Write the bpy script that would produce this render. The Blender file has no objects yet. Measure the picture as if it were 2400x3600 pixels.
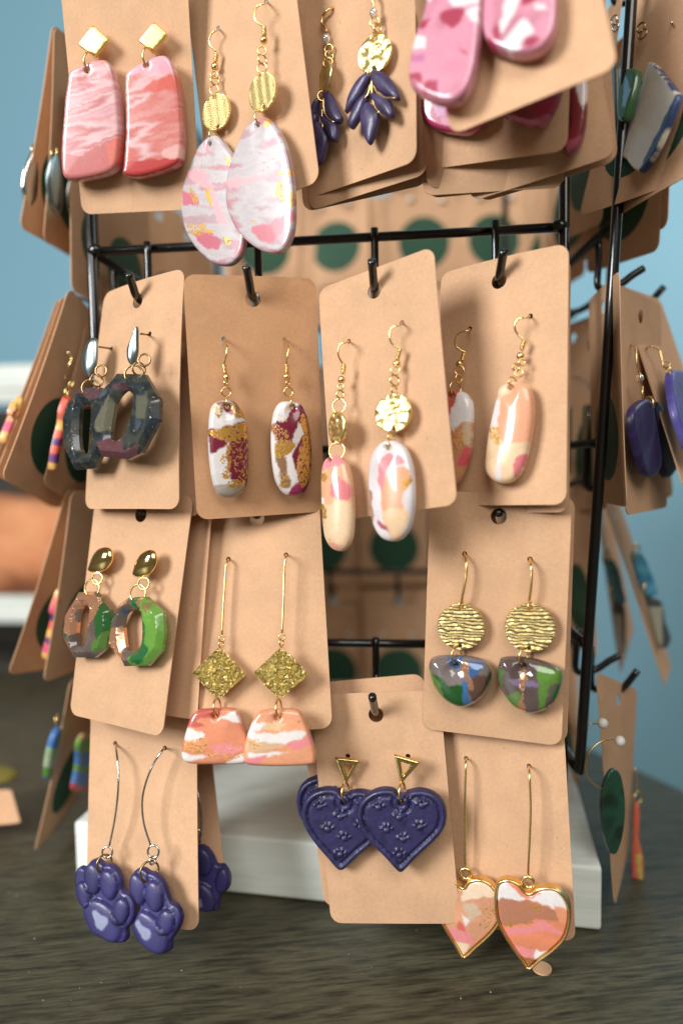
import bpy, math, random
import numpy as np
from mathutils import Vector, Matrix, noise
from mathutils.geometry import delaunay_2d_cdt

random.seed(7); RNG = np.random.default_rng(7)
SC = bpy.context.scene
COL = SC.collection
# ------------------------------------------------------------------ camera
F_PX = 2500.0                      # focal length in pixels of the 2400 x 3600 photograph
YAW, PITCH, ROLL, CAM_H = math.radians(6.4), math.radians(4.1), math.radians(1.0), 0.195
_fw = np.array([-math.sin(YAW)*math.cos(PITCH), math.cos(YAW)*math.cos(PITCH), -math.sin(PITCH)])
_rt = np.array([math.cos(YAW), math.sin(YAW), 0.0]); _up = np.cross(_rt, _fw)
RT = math.cos(ROLL)*_rt - math.sin(ROLL)*_up; UP = math.sin(ROLL)*_rt + math.cos(ROLL)*_up; FW = _fw
CAM = np.array([0.0, 0.0, CAM_H])
cam_data = bpy.data.cameras.new('camera'); cam = bpy.data.objects.new('camera', cam_data); COL.objects.link(cam)
cam_data.sensor_fit = 'VERTICAL'; cam_data.sensor_height = 36.0; cam_data.sensor_width = 24.0
cam_data.lens = F_PX/3600*36; cam_data.clip_start = 0.01; cam_data.clip_end = 50
cam.matrix_world = Matrix([[RT[i], UP[i], -FW[i], CAM[i]] for i in range(3)] + [[0, 0, 0, 1]])
cam_data.dof.use_dof = True; cam_data.dof.focus_distance = 0.268; cam_data.dof.aperture_fstop = 3.0
SC.camera = cam
# ------------------------------------------------------------------ light and exposure
world = bpy.data.worlds.new('World'); SC.world = world; world.use_nodes = True
bg = world.node_tree.nodes['Background']; bg.inputs[0].default_value = (1.0, 0.84, 0.66, 1); bg.inputs[1].default_value = 0.12
def area(name, loc, target, sx, sy, power, col):
    l = bpy.data.lights.new(name, 'AREA'); l.shape = 'RECTANGLE'; l.size = sx; l.size_y = sy; l.energy = power; l.color = col
    o = bpy.data.objects.new(name, l); COL.objects.link(o); o.location = loc
    o.rotation_euler = (Vector(target)-Vector(loc)).to_track_quat('-Z', 'Y').to_euler(); return o
area('window_light', (-1.0, -0.74, 0.76), (0, 0.27, 0.2), 0.50, 0.60, 29, (0.97, 0.985, 1.0))
area('wall_fill_light', (0.75, 0.72, 0.75), (0.25, 1.3, 0.1), 0.5, 0.5, 2.4, (1.0, 0.97, 0.93))  # added lamp, aimed away from the rack to brighten the wall
area('front_fill_light', (0.35, -1.15, 1.45), (0, 0.27, 0.2), 1.4, 1.1, 24, (1.0, 0.97, 0.93))  # added soft fill behind the camera, lifts shadows on the front cards
SC.view_settings.view_transform = 'Standard'; SC.view_settings.look = 'None'
SC.view_settings.exposure = 0.0; SC.view_settings.gamma = 1.0; SC.view_settings.use_curve_mapping = False
SC.cycles.use_denoising = True
try: SC.cycles.denoiser = 'OPENIMAGEDENOISE'
except Exception: pass
SC.cycles.max_bounces = 8; SC.cycles.sample_clamp_indirect = 4.0
# ------------------------------------------------------------------ geometry of the view
def proj(P):
    d = np.asarray(P, float)-CAM; z = d@FW
    return np.stack([1200+F_PX*(d@RT)/z, 1800-F_PX*(d@UP)/z], -1)
def ray(px, py): return RT*(px-1200)/F_PX - UP*(py-1800)/F_PX + FW
def at(px, py, depth): return CAM+ray(px, py)*depth
def on_y(px, py, y):
    d = ray(px, py); return CAM+d*((y-CAM[1])/d[1])
def on_z(px, py, z):
    d = ray(px, py); return CAM+d*((z-CAM[2])/d[2])
def rot_zxy(e):
    cx, sx = math.cos(e[0]), math.sin(e[0]); cy, sy = math.cos(e[1]), math.sin(e[1]); cz, sz = math.cos(e[2]), math.sin(e[2])
    X = np.array([[1,0,0],[0,cx,-sx],[0,sx,cx]]); Y = np.array([[cy,0,sy],[0,1,0],[-sy,0,cy]]); Z = np.array([[cz,-sz,0],[sz,cz,0],[0,0,1]])
    return Z@X@Y
def lsq(fun, x, n=50):
    lam = 1e-3; r = fun(x); I = np.eye(len(x))
    for _ in range(n):
        J = np.stack([(fun(x+I[i]*1e-6)-r)/1e-6 for i in range(len(x))], 1)
        A = J.T@J; dx = np.linalg.solve(A+lam*np.diag(np.diag(A)+1e-9), -(J.T@r)); r2 = fun(x+dx)
        if r2@r2 < r@r: x, r, lam = x+dx, r2, lam*.3
        else: lam *= 4
    return x
CW, CH = 0.050, 0.090              # kraft cards are 5 x 9 cm
CORN = np.array([[-CW/2,0,CH/2],[CW/2,0,CH/2],[CW/2,0,-CH/2],[-CW/2,0,-CH/2]])
def seg_d(p, a, b):
    n = np.array([-(b-a)[1], (b-a)[0]]); return float(((p-a)@n)/np.linalg.norm(n))
def fit_card(q, left=(), right=(), bottom=(), y0=.27, sy=.008, rz0=0., tilt=(0,0), st=(14,12)):
    """pose of a 5 x 9 cm card from its visible corners (TL, TR, BR, BL) and points on its edges"""
    q = [None if c is None else np.array(c, float) for c in q]
    pts = [c for c in q if c is not None]+[np.array(p, float) for p in list(left)+list(right)+list(bottom)]
    c = np.mean(pts, 0); start = np.r_[at(c[0], c[1], y0+.005), math.radians(tilt[0]), math.radians(tilt[1]), math.radians(rz0)]
    def fun(x):
        P = CORN@rot_zxy(x[3:]).T+x[:3]; s = proj(P); r = []
        for i in range(4):
            if q[i] is not None: r += list((s[i]-q[i])/4)
        for e, i, j in ((left, 0, 3), (right, 1, 2), (bottom, 3, 2)):
            for p in e: r.append(seg_d(np.array(p, float), s[i], s[j])/4)
        top = (P[0]+P[1])/2
        r += [(top[1]-y0)/sy, (x[3]-math.radians(tilt[0]))/math.radians(st[0]), (x[4]-math.radians(tilt[1]))/math.radians(st[1]), (x[5]-math.radians(rz0))/math.radians(45)]
        return np.array(r)
    x = lsq(fun, start)
    return CORN@rot_zxy(x[3:]).T+x[:3]
def crop(x0, y0, s): return lambda pts: [(x0+a*s, y0+b*s) for a, b in pts]
# ------------------------------------------------------------------ materials
def lin(c): return tuple((v/255/12.92 if v/255 <= .04045 else ((v/255+.055)/1.055)**2.4) for v in c)
MATS = {}
def new_mat(name):
    m = bpy.data.materials.new(name); m.use_nodes = True; MATS[name] = m
    nt = m.node_tree; return m, nt, nt.nodes['Principled BSDF']
def N(nt, t, **kw):
    n = nt.nodes.new(t)
    for k, v in kw.items():
        if k.startswith('_'): setattr(n, k[1:], v)
        else: n.inputs[k.replace('__', ' ')].default_value = v
    return n
def link(nt, a, ao, b, bi): nt.links.new(a.outputs[ao], b.inputs[bi])
def coords(nt, scale=(1,1,1), which='Object', rot=(0,0,0)):
    t = N(nt, 'ShaderNodeTexCoord'); mp = N(nt, 'ShaderNodeMapping'); mp.inputs['Scale'].default_value = scale; mp.inputs['Rotation'].default_value = rot
    link(nt, t, which, mp, 'Vector'); return mp
def noise_n(nt, v, scale, detail=3, rough=.55, dist=0):
    n = N(nt, 'ShaderNodeTexNoise', Scale=scale, Detail=detail, Roughness=rough, Distortion=dist)
    if v is not None: link(nt, v, 0, n, 'Vector')
    return n
def ramp(nt, src, so, stops, interp='LINEAR'):
    r = N(nt, 'ShaderNodeValToRGB'); r.color_ramp.interpolation = interp; e = r.color_ramp.elements
    while len(e) > 1: e.remove(e[-1])
    e[0].position = stops[0][0]; e[0].color = (*stops[0][1], 1) if len(stops[0][1]) == 3 else stops[0][1]
    for p, c in stops[1:]:
        k = e.new(p); k.color = (*c, 1) if len(c) == 3 else c
    link(nt, src, so, r, 'Fac'); return r
def mixc(nt, fac, a, b, blend='MIX'):
    m = N(nt, 'ShaderNodeMix', _data_type='RGBA', _blend_type=blend)
    for src, idx in ((fac, 0), (a, 6), (b, 7)):
        if isinstance(src, tuple) and hasattr(src[0], 'outputs'): nt.links.new(src[0].outputs[src[1]], m.inputs[idx])
        elif isinstance(src, (int, float)): m.inputs[idx].default_value = src
        else: m.inputs[idx].default_value = (*src, 1)
    return (m, 2)
def bump(nt, p, src, so, strength, dist):
    b = N(nt, 'ShaderNodeBump', Strength=strength, Distance=dist); link(nt, src, so, b, 'Height'); link(nt, b, 0, p, 'Normal'); return b
def plain(name, col, rough=.5, metal=0, coat=0, spec=.5, bumpy=None):
    m, nt, p = new_mat(name); p.inputs['Roughness'].default_value = rough; p.inputs['Metallic'].default_value = metal
    p.inputs['Coat Weight'].default_value = coat; p.inputs['Coat Roughness'].default_value = .04
    v = coords(nt); n = noise_n(nt, v, 260, 4); c = lin(col)
    k = mixc(nt, (n, 0), tuple(x*.86 for x in c), tuple(min(1, x*1.12) for x in c)); nt.links.new(k[0].outputs[k[1]], p.inputs['Base Color'])
    if bumpy: b = noise_n(nt, v, bumpy[0], 3); bump(nt, p, b, 0, bumpy[1], bumpy[2])
    return m
# kraft paper
def kraft(name, tint=(1, 1, 1)):
    m, nt, p = new_mat(name); p.inputs['Roughness'].default_value = .82; p.inputs['Specular IOR Level'].default_value = .25
    oi = N(nt, 'ShaderNodeObjectInfo'); t = N(nt, 'ShaderNodeTexCoord'); add = N(nt, 'ShaderNodeVectorMath', _operation='ADD')
    sc = N(nt, 'ShaderNodeVectorMath', _operation='SCALE'); sc.inputs['Scale'].default_value = 7.0
    cx = N(nt, 'ShaderNodeCombineXYZ'); link(nt, oi, 'Random', cx, 0); link(nt, oi, 'Random', cx, 2); link(nt, cx, 0, sc, 0)
    link(nt, t, 'Object', add, 0); link(nt, sc, 0, add, 1)
    fine = noise_n(nt, add, 900, 4, .7); broad = noise_n(nt, add, 60, 3)
    base = lin((208, 167, 131)); base = tuple(b*k for b, k in zip(base, tint))
    c1 = mixc(nt, (fine, 0), tuple(b*.80 for b in base), tuple(min(1, b*1.16) for b in base))
    r2 = ramp(nt, broad, 0, [(.3, (.90, .90, .90)), (.7, (1.06, 1.05, 1.04))]); c2 = mixc(nt, 1.0, c1, (r2, 0), 'MULTIPLY')
    st = N(nt, 'ShaderNodeMapping'); st.inputs['Scale'].default_value = (1, 1, .3); st.inputs['Rotation'].default_value = (0, .7, 0); link(nt, add, 0, st, 'Vector')
    fl = noise_n(nt, st, 1500, 2, .5); rf = ramp(nt, fl, 0, [(.72, (0, 0, 0)), (.77, (1, 1, 1))])
    c3 = mixc(nt, (rf, 0), c2, tuple(b*.6 for b in base))
    st2 = N(nt, 'ShaderNodeMapping'); st2.inputs['Scale'].default_value = (.4, 1, 1); st2.inputs['Location'].default_value = (3, 1, 2); link(nt, add, 0, st2, 'Vector')
    fl2 = noise_n(nt, st2, 2000, 2, .5); rf2 = ramp(nt, fl2, 0, [(.72, (0, 0, 0)), (.78, (1, 1, 1))])
    c4 = mixc(nt, (rf2, 0), c3, tuple(min(1, b*1.3) for b in base))
    vr = ramp(nt, oi, 'Random', [(0, (.90, .89, .87)), (.5, (1, 1, 1)), (1, (1.05, 1.04, 1.03))]); c4 = mixc(nt, 1.0, c4, (vr, 0), 'MULTIPLY')
    nt.links.new(c4[0].outputs[c4[1]], p.inputs['Base Color'])
    bump(nt, p, fine, 0, .25, .00012); return m
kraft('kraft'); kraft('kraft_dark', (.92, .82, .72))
plain('logo_green', (30, 74, 50), .7)
plain('black_paint', (9, 10, 11), .28, 0, .6, bumpy=(400, .15, .0003))
# metals
def metal(name, col, rough, kind=None, s=1.0):
    m, nt, p = new_mat(name); p.inputs['Metallic'].default_value = 1; p.inputs['Roughness'].default_value = rough
    c = lin(col); v = coords(nt); n = noise_n(nt, v, 300, 3)
    k = mixc(nt, (n, 0), tuple(x*.85 for x in c), tuple(min(1, x*1.1) for x in c)); nt.links.new(k[0].outputs[k[1]], p.inputs['Base Color'])
    if kind == 'hammer':
        vo = N(nt, 'ShaderNodeTexVoronoi', Scale=330*s, _feature='SMOOTH_F1'); link(nt, v, 0, vo, 'Vector'); bump(nt, p, vo, 'Distance', .9, .0013)
    elif kind == 'crumple':
        n2 = noise_n(nt, v, 700*s, 4, .65, .8); vo = N(nt, 'ShaderNodeTexVoronoi', Scale=850*s, _feature='F1'); link(nt, v, 0, vo, 'Vector')
        mx = N(nt, 'ShaderNodeMath', _operation='ADD'); link(nt, vo, 'Distance', mx, 0); link(nt, n2, 0, mx, 1); bump(nt, p, mx, 0, 1.0, .0018)
    elif kind == 'wave':
        v2 = coords(nt, (.55, 1, 1)); w = N(nt, 'ShaderNodeTexWave', Scale=260, Distortion=9, Detail=3, _bands_direction='Z'); w.inputs['Detail Scale'].default_value = 1.1
        link(nt, v2, 0, w, 'Vector'); bump(nt, p, w, 0, .8, .0006)
    elif kind == 'herring':
        sx = N(nt, 'ShaderNodeSeparateXYZ'); link(nt, v, 0, sx, 0)
        a = N(nt, 'ShaderNodeMath', _operation='MULTIPLY'); a.inputs[1].default_value = 1750; link(nt, sx, 0, a, 0)
        sn = N(nt, 'ShaderNodeMath', _operation='SINE'); link(nt, a, 0, sn, 0)
        b = N(nt, 'ShaderNodeMath', _operation='MULTIPLY'); b.inputs[1].default_value = 7500; link(nt, sx, 2, b, 0)
        c_ = N(nt, 'ShaderNodeMath', _operation='MULTIPLY_ADD'); c_.inputs[1].default_value = 3.0; link(nt, sn, 0, c_, 0); link(nt, b, 0, c_, 2)
        s2 = N(nt, 'ShaderNodeMath', _operation='SINE'); link(nt, c_, 0, s2, 0); bump(nt, p, s2, 0, .55, .00022)
    return m
GOLD = (244, 210, 142)
metal('gold', GOLD, .27); metal('gold_bright', (244, 214, 142), .12); metal('gold_satin', (244, 220, 140), .42)
metal('gold_hammer', (248, 226, 156), .34, 'hammer'); metal('gold_crumple', (250, 224, 144), .30, 'crumple')
metal('gold_wave', (242, 218, 152), .42, 'wave'); metal('gold_herring', (246, 226, 158), .42, 'herring')
metal('silver', (200, 200, 196), .18); metal('pewter', (168, 184, 186), .3); metal('antique', (170, 140, 95), .3)
plain('rubber', (225, 220, 210), .35)
def crystal():
    m, nt, p = new_mat('crystal'); p.inputs['Roughness'].default_value = .03; p.inputs['Transmission Weight'].default_value = .8; p.inputs['IOR'].default_value = 1.6
    n = noise_n(nt, coords(nt), 500); r = ramp(nt, n, 0, [(.3, (.7, .75, .8)), (.7, (.95, .95, .92))]); link(nt, r, 0, p, 'Base Color'); return m
crystal()
# clay: colours come from the marbling of the clay itself (vertex colour), leaf flakes from Met
def clay(name, rough=.30, coat=.8, bumpy=0.0, flake=950):
    m, nt, p = new_mat(name)
    a = N(nt, 'ShaderNodeVertexColor', _layer_name='Col'); b = N(nt, 'ShaderNodeVertexColor', _layer_name='Met'); s = N(nt, 'ShaderNodeSeparateColor'); link(nt, b, 0, s, 0)
    v = coords(nt); n = noise_n(nt, v, flake, 4, .65, .6)
    th = N(nt, 'ShaderNodeMath', _operation='SUBTRACT'); th.inputs[0].default_value = 1.0; link(nt, s, 0, th, 1)      # 1-density
    d = N(nt, 'ShaderNodeMath', _operation='SUBTRACT'); link(nt, n, 0, d, 0); link(nt, th, 0, d, 1)
    g = N(nt, 'ShaderNodeMath', _operation='MULTIPLY', _use_clamp=True); g.inputs[1].default_value = 18; link(nt, d, 0, g, 0)
    leaf = mixc(nt, (s, 1), lin((214, 162, 74)), lin((238, 176, 136)))
    fine = noise_n(nt, v, 900, 3); k0 = ramp(nt, fine, 0, [(.3, (.93, .93, .93)), (.7, (1.05, 1.05, 1.05))])
    base = mixc(nt, 1.0, (a, 0), (k0, 0), 'MULTIPLY')
    k = mixc(nt, (g, 0), base, leaf); nt.links.new(k[0].outputs[k[1]], p.inputs['Base Color'])
    mm = N(nt, 'ShaderNodeMath', _operation='MULTIPLY'); mm.inputs[1].default_value = .6; link(nt, g, 0, mm, 0); link(nt, mm, 0, p, 'Metallic')
    p.inputs['Roughness'].default_value = rough; p.inputs['Coat Weight'].default_value = coat; p.inputs['Coat Roughness'].default_value = .03
    bp = N(nt, 'ShaderNodeBump', Strength=.35, Distance=.0004); link(nt, g, 0, bp, 'Height')
    if bumpy:
        n3 = noise_n(nt, v, 330, 4, .6); b2 = N(nt, 'ShaderNodeBump', Strength=bumpy, Distance=.0005); link(nt, n3, 0, b2, 'Height'); link(nt, bp, 0, b2, 'Normal'); bp = b2
    link(nt, bp, 0, p, 'Normal'); return m
clay('clay_gloss'); clay('clay_satin', .44, .16, .22); clay('clay_matte', .42, .15, .35); clay('clay_resin', .10, 1.0, .10, 480)
MATS['clay_resin'].node_tree.nodes['Principled BSDF'].inputs['Transmission Weight'].default_value = .35
# ------------------------------------------------------------------ mesh helpers
def put(name, verts, faces, mat, parent=None, smooth=True, cols=None, mets=None):
    me = bpy.data.meshes.new(name); me.from_pydata([tuple(map(float, v)) for v in verts], [], [tuple(map(int, f)) for f in faces]); me.materials.append(MATS[mat])
    if smooth: me.polygons.foreach_set('use_smooth', [True]*len(me.polygons))
    for nm, arr in (('Col', cols), ('Met', mets)):
        if arr is not None:
            at_ = me.color_attributes.new(nm, 'FLOAT_COLOR', 'POINT'); buf = np.ones((len(verts), 4), np.float32); buf[:, :3] = arr; at_.data.foreach_set('color', buf.ravel())
    me.update(); o = bpy.data.objects.new(name, me); COL.objects.link(o)
    if parent is not None: o.parent = parent
    return o
def tag(o, label=None, cat=None, group=None, kind=None):
    for k, v in (('label', label), ('category', cat), ('group', group), ('kind', kind)):
        if v: o[k] = v
    return o
def thing(name, label, cat, loc, R=None, group=None):
    o = bpy.data.objects.new(name, None); COL.objects.link(o); o.empty_display_size = .005
    M = np.eye(4); M[:3, 3] = loc
    if R is not None: M[:3, :3] = R
    o.matrix_world = Matrix(M.tolist()); return tag(o, label, cat, group)
def smooth_loop(p, n=6):
    p = np.array(p, float); m = len(p); out = []
    for i in range(m):
        a, b, c, d = p[i-1], p[i], p[(i+1) % m], p[(i+2) % m]
        for t in np.arange(n)/n:
            out.append(.5*((2*b)+(c-a)*t+(2*a-5*b+4*c-d)*t*t+(3*b-a-3*c+d)*t**3))
    return np.array(out)
def smooth_line(p, n=6):
    p = np.array(p, float); q = np.vstack([2*p[0]-p[1], p, 2*p[-1]-p[-2]]); out = []
    for i in range(1, len(q)-2):
        a, b, c, d = q[i-1:i+3]
        for t in np.arange(n)/n: out.append(.5*((2*b)+(c-a)*t+(2*a-5*b+4*c-d)*t*t+(3*b-a-3*c+d)*t**3))
    out.append(p[-1]); return np.array(out)
def resample(loop, step):
    L = np.vstack([loop, loop[:1]]); seg = np.linalg.norm(np.diff(L, axis=0), axis=1); cum = np.r_[0, np.cumsum(seg)]
    n = max(8, int(round(cum[-1]/step))); t = np.arange(n)*cum[-1]/n
    return np.stack([np.interp(t, cum, L[:, 0]), np.interp(t, cum, L[:, 1])], 1)
def inside(P, poly):
    x, y = P[:, 0], P[:, 1]; r = np.zeros(len(P), bool); a = poly; b = np.roll(poly, -1, 0)
    for (x0, y0), (x1, y1) in zip(a, b):
        c = (y0 > y) != (y1 > y)
        if c.any(): r ^= c & (x < (x1-x0)*(y-y0)/((y1-y0) if y1 != y0 else 1e-12)+x0)
    return r
def dist(P, loops):
    D = np.full(len(P), 1e9)
    for L in loops:
        for a, b in zip(L, np.roll(L, -1, 0)):
            e = b-a; t = np.clip(((P-a)@e)/(e@e+1e-20), 0, 1); D = np.minimum(D, np.linalg.norm(P-a-t[:, None]*e, axis=1))
    return D
def mesh2d(outer, holes, step, rings=(), keep=False):
    """triangulated flat region (metres): verts, tris, distance to rim"""
    K = 1000.0; loops = [np.asarray(outer) if keep else resample(np.asarray(outer), step*1.0)]+[np.asarray(h) for h in holes]
    area2 = lambda L: np.sum(L[:, 0]*np.roll(L[:, 1], -1)-np.roll(L[:, 0], -1)*L[:, 1])
    if area2(loops[0]) < 0: loops[0] = loops[0][::-1]
    pts = [l for l in loops]
    lo, hi = loops[0].min(0), loops[0].max(0); gx = np.arange(lo[0], hi[0], step); gy = np.arange(lo[1], hi[1], step*.866)
    g = np.array([(x+(step/2 if j % 2 else 0), y) for j, y in enumerate(gy) for x in gx]) if len(gx) and len(gy) else np.zeros((0, 2))
    far = max(rings) if rings else 0
    if len(g):
        ok = inside(g, loops[0])
        for h in loops[1:]: ok &= ~inside(g, h)
        g = g[ok]; d = dist(g, loops); g = g[d > max(far+step*.45, step*.55)]; pts.append(g)
    for rr in rings:
        for k, l in enumerate(loops):
            e = np.roll(l, -1, 0)-np.roll(l, 1, 0); n = np.stack([-e[:, 1], e[:, 0]], 1); n /= np.linalg.norm(n, axis=1)[:, None]+1e-12
            if k and area2(l) > 0: n = -n
            q = l+n*rr; ok = inside(q, loops[0])
            for h in loops[1:]: ok &= ~inside(q, h)
            q = q[ok]
            if len(q): q = q[dist(q, loops) > rr*.85]; pts.append(q)
    P = np.vstack(pts)*K; edges = []; o = 0
    for l in loops:
        n = len(l); edges += [(o+i, o+(i+1) % n) for i in range(n)]; o += n
    V, E, Fc, *_ = delaunay_2d_cdt([Vector(p) for p in P], edges, [], 0, 1e-5)
    V = np.array([tuple(v) for v in V])/K; T = np.array([f for f in Fc if len(f) == 3])
    c = V[T].mean(1); ok = inside(c, loops[0])
    for h in loops[1:]: ok &= ~inside(c, h)
    T = T[ok]; a = V[T]; cr = (a[:, 1, 0]-a[:, 0, 0])*(a[:, 2, 1]-a[:, 0, 1])-(a[:, 1, 1]-a[:, 0, 1])*(a[:, 2, 0]-a[:, 0, 0])
    T[cr < 0] = T[cr < 0][:, ::-1]
    return V, T, dist(V, loops)
def close_shell(T, nv):
    """side wall quads between front verts (i) and back verts (i+nv)"""
    cnt = {}
    for f in T:
        for a, b in ((f[0], f[1]), (f[1], f[2]), (f[2], f[0])): cnt[(a, b)] = 1
    return [(b, a, a+nv, b+nv) for (a, b) in cnt if (b, a) not in cnt]
def tube_mesh(P, r, ns=8):
    P = np.asarray(P, float); n = len(P); T = np.gradient(P, axis=0); T /= np.linalg.norm(T, axis=1)[:, None]+1e-12
    u = np.cross(T[0], [.3, .5, .81]); u /= np.linalg.norm(u); V = []; R = r if np.ndim(r) else np.full(n, r)
    for i in range(n):
        u = u-T[i]*(u@T[i]); u /= np.linalg.norm(u)+1e-12; w = np.cross(T[i], u)
        for k in range(ns):
            a = 2*math.pi*k/ns; V.append(P[i]+R[i]*(math.cos(a)*u+math.sin(a)*w))
    Fc = [(i*ns+k, i*ns+(k+1) % ns, (i+1)*ns+(k+1) % ns, (i+1)*ns+k) for i in range(n-1) for k in range(ns)]
    Fc += [tuple(range(ns-1, -1, -1)), tuple(range((n-1)*ns, n*ns))]
    return V, Fc
def tube(name, P, r, mat, parent=None, ns=8): V, Fc = tube_mesh(P, r, ns); return put(name, V, Fc, mat, parent)
def torus_mesh(c, R, r, yaw=0, pitch=0, nu=22, nv=7, stretch=1.0):
    A = rot_zxy((pitch, 0, yaw)); V = []
    for i in range(nu):
        a = 2*math.pi*i/nu
        for j in range(nv):
            b = 2*math.pi*j/nv; V.append(np.array(c)+A@np.array([(R+r*math.cos(b))*math.cos(a), r*math.sin(b), (R+r*math.cos(b))*math.sin(a)*stretch]))
    return V, [(i*nv+j, ((i+1) % nu)*nv+j, ((i+1) % nu)*nv+(j+1) % nv, i*nv+(j+1) % nv) for i in range(nu) for j in range(nv)]
def ball_mesh(c, r, sx=1, sz=1, nu=14, nv=9):
    V = [np.array(c)+np.array([r*sx*math.sin(math.pi*j/nv)*math.cos(2*math.pi*i/nu), r*math.sin(math.pi*j/nv)*math.sin(2*math.pi*i/nu), r*sz*math.cos(math.pi*j/nv)]) for j in range(nv+1) for i in range(nu)]
    return V, [(j*nu+i, j*nu+(i+1) % nu, (j+1)*nu+(i+1) % nu, (j+1)*nu+i) for j in range(nv) for i in range(nu)]
def box_mesh(lo, hi):
    x0, y0, z0 = lo; x1, y1, z1 = hi
    V = [(x0,y0,z0),(x1,y0,z0),(x1,y1,z0),(x0,y1,z0),(x0,y0,z1),(x1,y0,z1),(x1,y1,z1),(x0,y1,z1)]
    return V, [(0,3,2,1),(4,5,6,7),(0,1,5,4),(1,2,6,5),(2,3,7,6),(3,0,4,7)]
def bevelled(o, w, seg=2):
    m = o.modifiers.new('bevel', 'BEVEL'); m.width = w; m.segments = seg; m.limit_method = 'ANGLE'; return o
# ------------------------------------------------------------------ frames, cards, earrings
class Fr:
    def __init__(s, o, R): s.o = np.array(o, float); s.R = np.array(R, float)
    def l(s, px, py, y=0.0):
        """pixel -> (x, y, z) in this frame on its plane local y = const"""
        d = s.R.T@ray(px, py); c = s.R.T@(CAM-s.o); k = (y-c[1])/d[1]; return c+d*k
    def w(s, V): return np.asarray(V, float)@s.R.T+s.o
    def turned(s, yaw=0, pitch=0, roll=0, o=None): return Fr(s.o if o is None else o, s.R@rot_zxy((math.radians(pitch), math.radians(roll), math.radians(yaw))))
def circle(c, r, n=12): return np.array([(c[0]+r*math.cos(2*math.pi*i/n), c[1]+r*math.sin(2*math.pi*i/n)) for i in range(n)])
def rrect(w, h, r, n=5, step=.0045):
    out = []
    for cx, cz, a0 in ((w/2-r, h/2-r, 0), (-w/2+r, h/2-r, 90), (-w/2+r, -h/2+r, 180), (w/2-r, -h/2+r, 270)):
        out += [(cx+r*math.cos(math.radians(a0+90*i/n)), cz+r*math.sin(math.radians(a0+90*i/n))) for i in range(n+1)]
    P = []
    for a, b in zip(out, out[1:]+out[:1]):
        k = max(1, int(math.dist(a, b)/step)); P += [(a[0]+(b[0]-a[0])*t/k, a[1]+(b[1]-a[1])*t/k) for t in range(k)]
    return np.array(P)
HOLE_Z = CH/2-.0085
class Card:
    def __init__(s, Q, label, pins=(), back=False, mat='kraft', bend=None, group=None, logo=True, lift=0.0, cat='card', name='earring_card'):
        Q = np.array(Q, float); s.Q = Q; o = Q.mean(0)
        X = (Q[1]-Q[0])+(Q[2]-Q[3]); X /= np.linalg.norm(X); Z = (Q[0]-Q[3])+(Q[1]-Q[2]); Z -= X*(Z@X); Z /= np.linalg.norm(Z); Y = np.cross(Z, X)
        s.f = Fr(o, np.stack([X, Y, Z], 1)); L = (Q-o)@s.f.R
        s.root = thing(name, label, cat, o, s.f.R, group)
        bx, bz, tw = bend if bend else (RNG.normal(0, .5), RNG.normal(0, .35), RNG.normal(0, .5))
        def mp(P, dy=0):
            u = (P[:, 0]/CW+.5)[:, None]; v = (.5-P[:, 1]/CH)[:, None]
            B = L[0]*(1-u)*(1-v)+L[1]*u*(1-v)+L[2]*u*v+L[3]*(1-u)*v
            B[:, 1] += bx*P[:, 0]**2+bz*P[:, 1]**2+tw*P[:, 0]*P[:, 1]+dy; return B
        s.mp = mp
        holes = [circle((0, HOLE_Z), .0029, 18)]
        s.pins = []
        for p in pins:
            q = s.f.l(*p); c = np.array([q[0]*CW/max(1e-6, np.linalg.norm(L[1]-L[0])), q[2]*CH/max(1e-6, np.linalg.norm(L[0]-L[3]))])
            if abs(c[0]) < CW/2-.003 and abs(c[1]) < CH/2-.003: holes.append(circle(c, .00095, 10)); s.pins.append(q)
        V, T, d = mesh2d(rrect(CW, CH, .0042), holes, .0045, keep=True)
        fr_, bk = mp(V, 0), mp(V, .00042); n = len(V)
        faces = [tuple(t) for t in T]+[tuple(t[::-1]+n) for t in T]+[(a, b, c, e) for a, b, c, e in close_shell(T, n)]
        o_ = put('sheet', np.vstack([fr_, bk]), faces, mat, s.root)
        me = o_.data; nt_ = len(T)*2; sm = [True]*nt_+[False]*(len(me.polygons)-nt_); me.polygons.foreach_set('use_smooth', sm)
        em = o_.modifiers.new('split', 'EDGE_SPLIT'); em.split_angle = math.radians(50)
        if back and logo:
            V, T, d = mesh2d(circle((0, -.017), .0182, 40), [], .004); put('printed_logo', mp(V, -.00007), [tuple(t) for t in T], 'logo_green', s.root)
    def fr(s, px, py, off=.004, yaw=0, pitch=0):
        q = s.f.l(px, py, -off); f = Fr(s.f.w(q), s.f.R); return f.turned(yaw, pitch) if (yaw or pitch) else f
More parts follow.
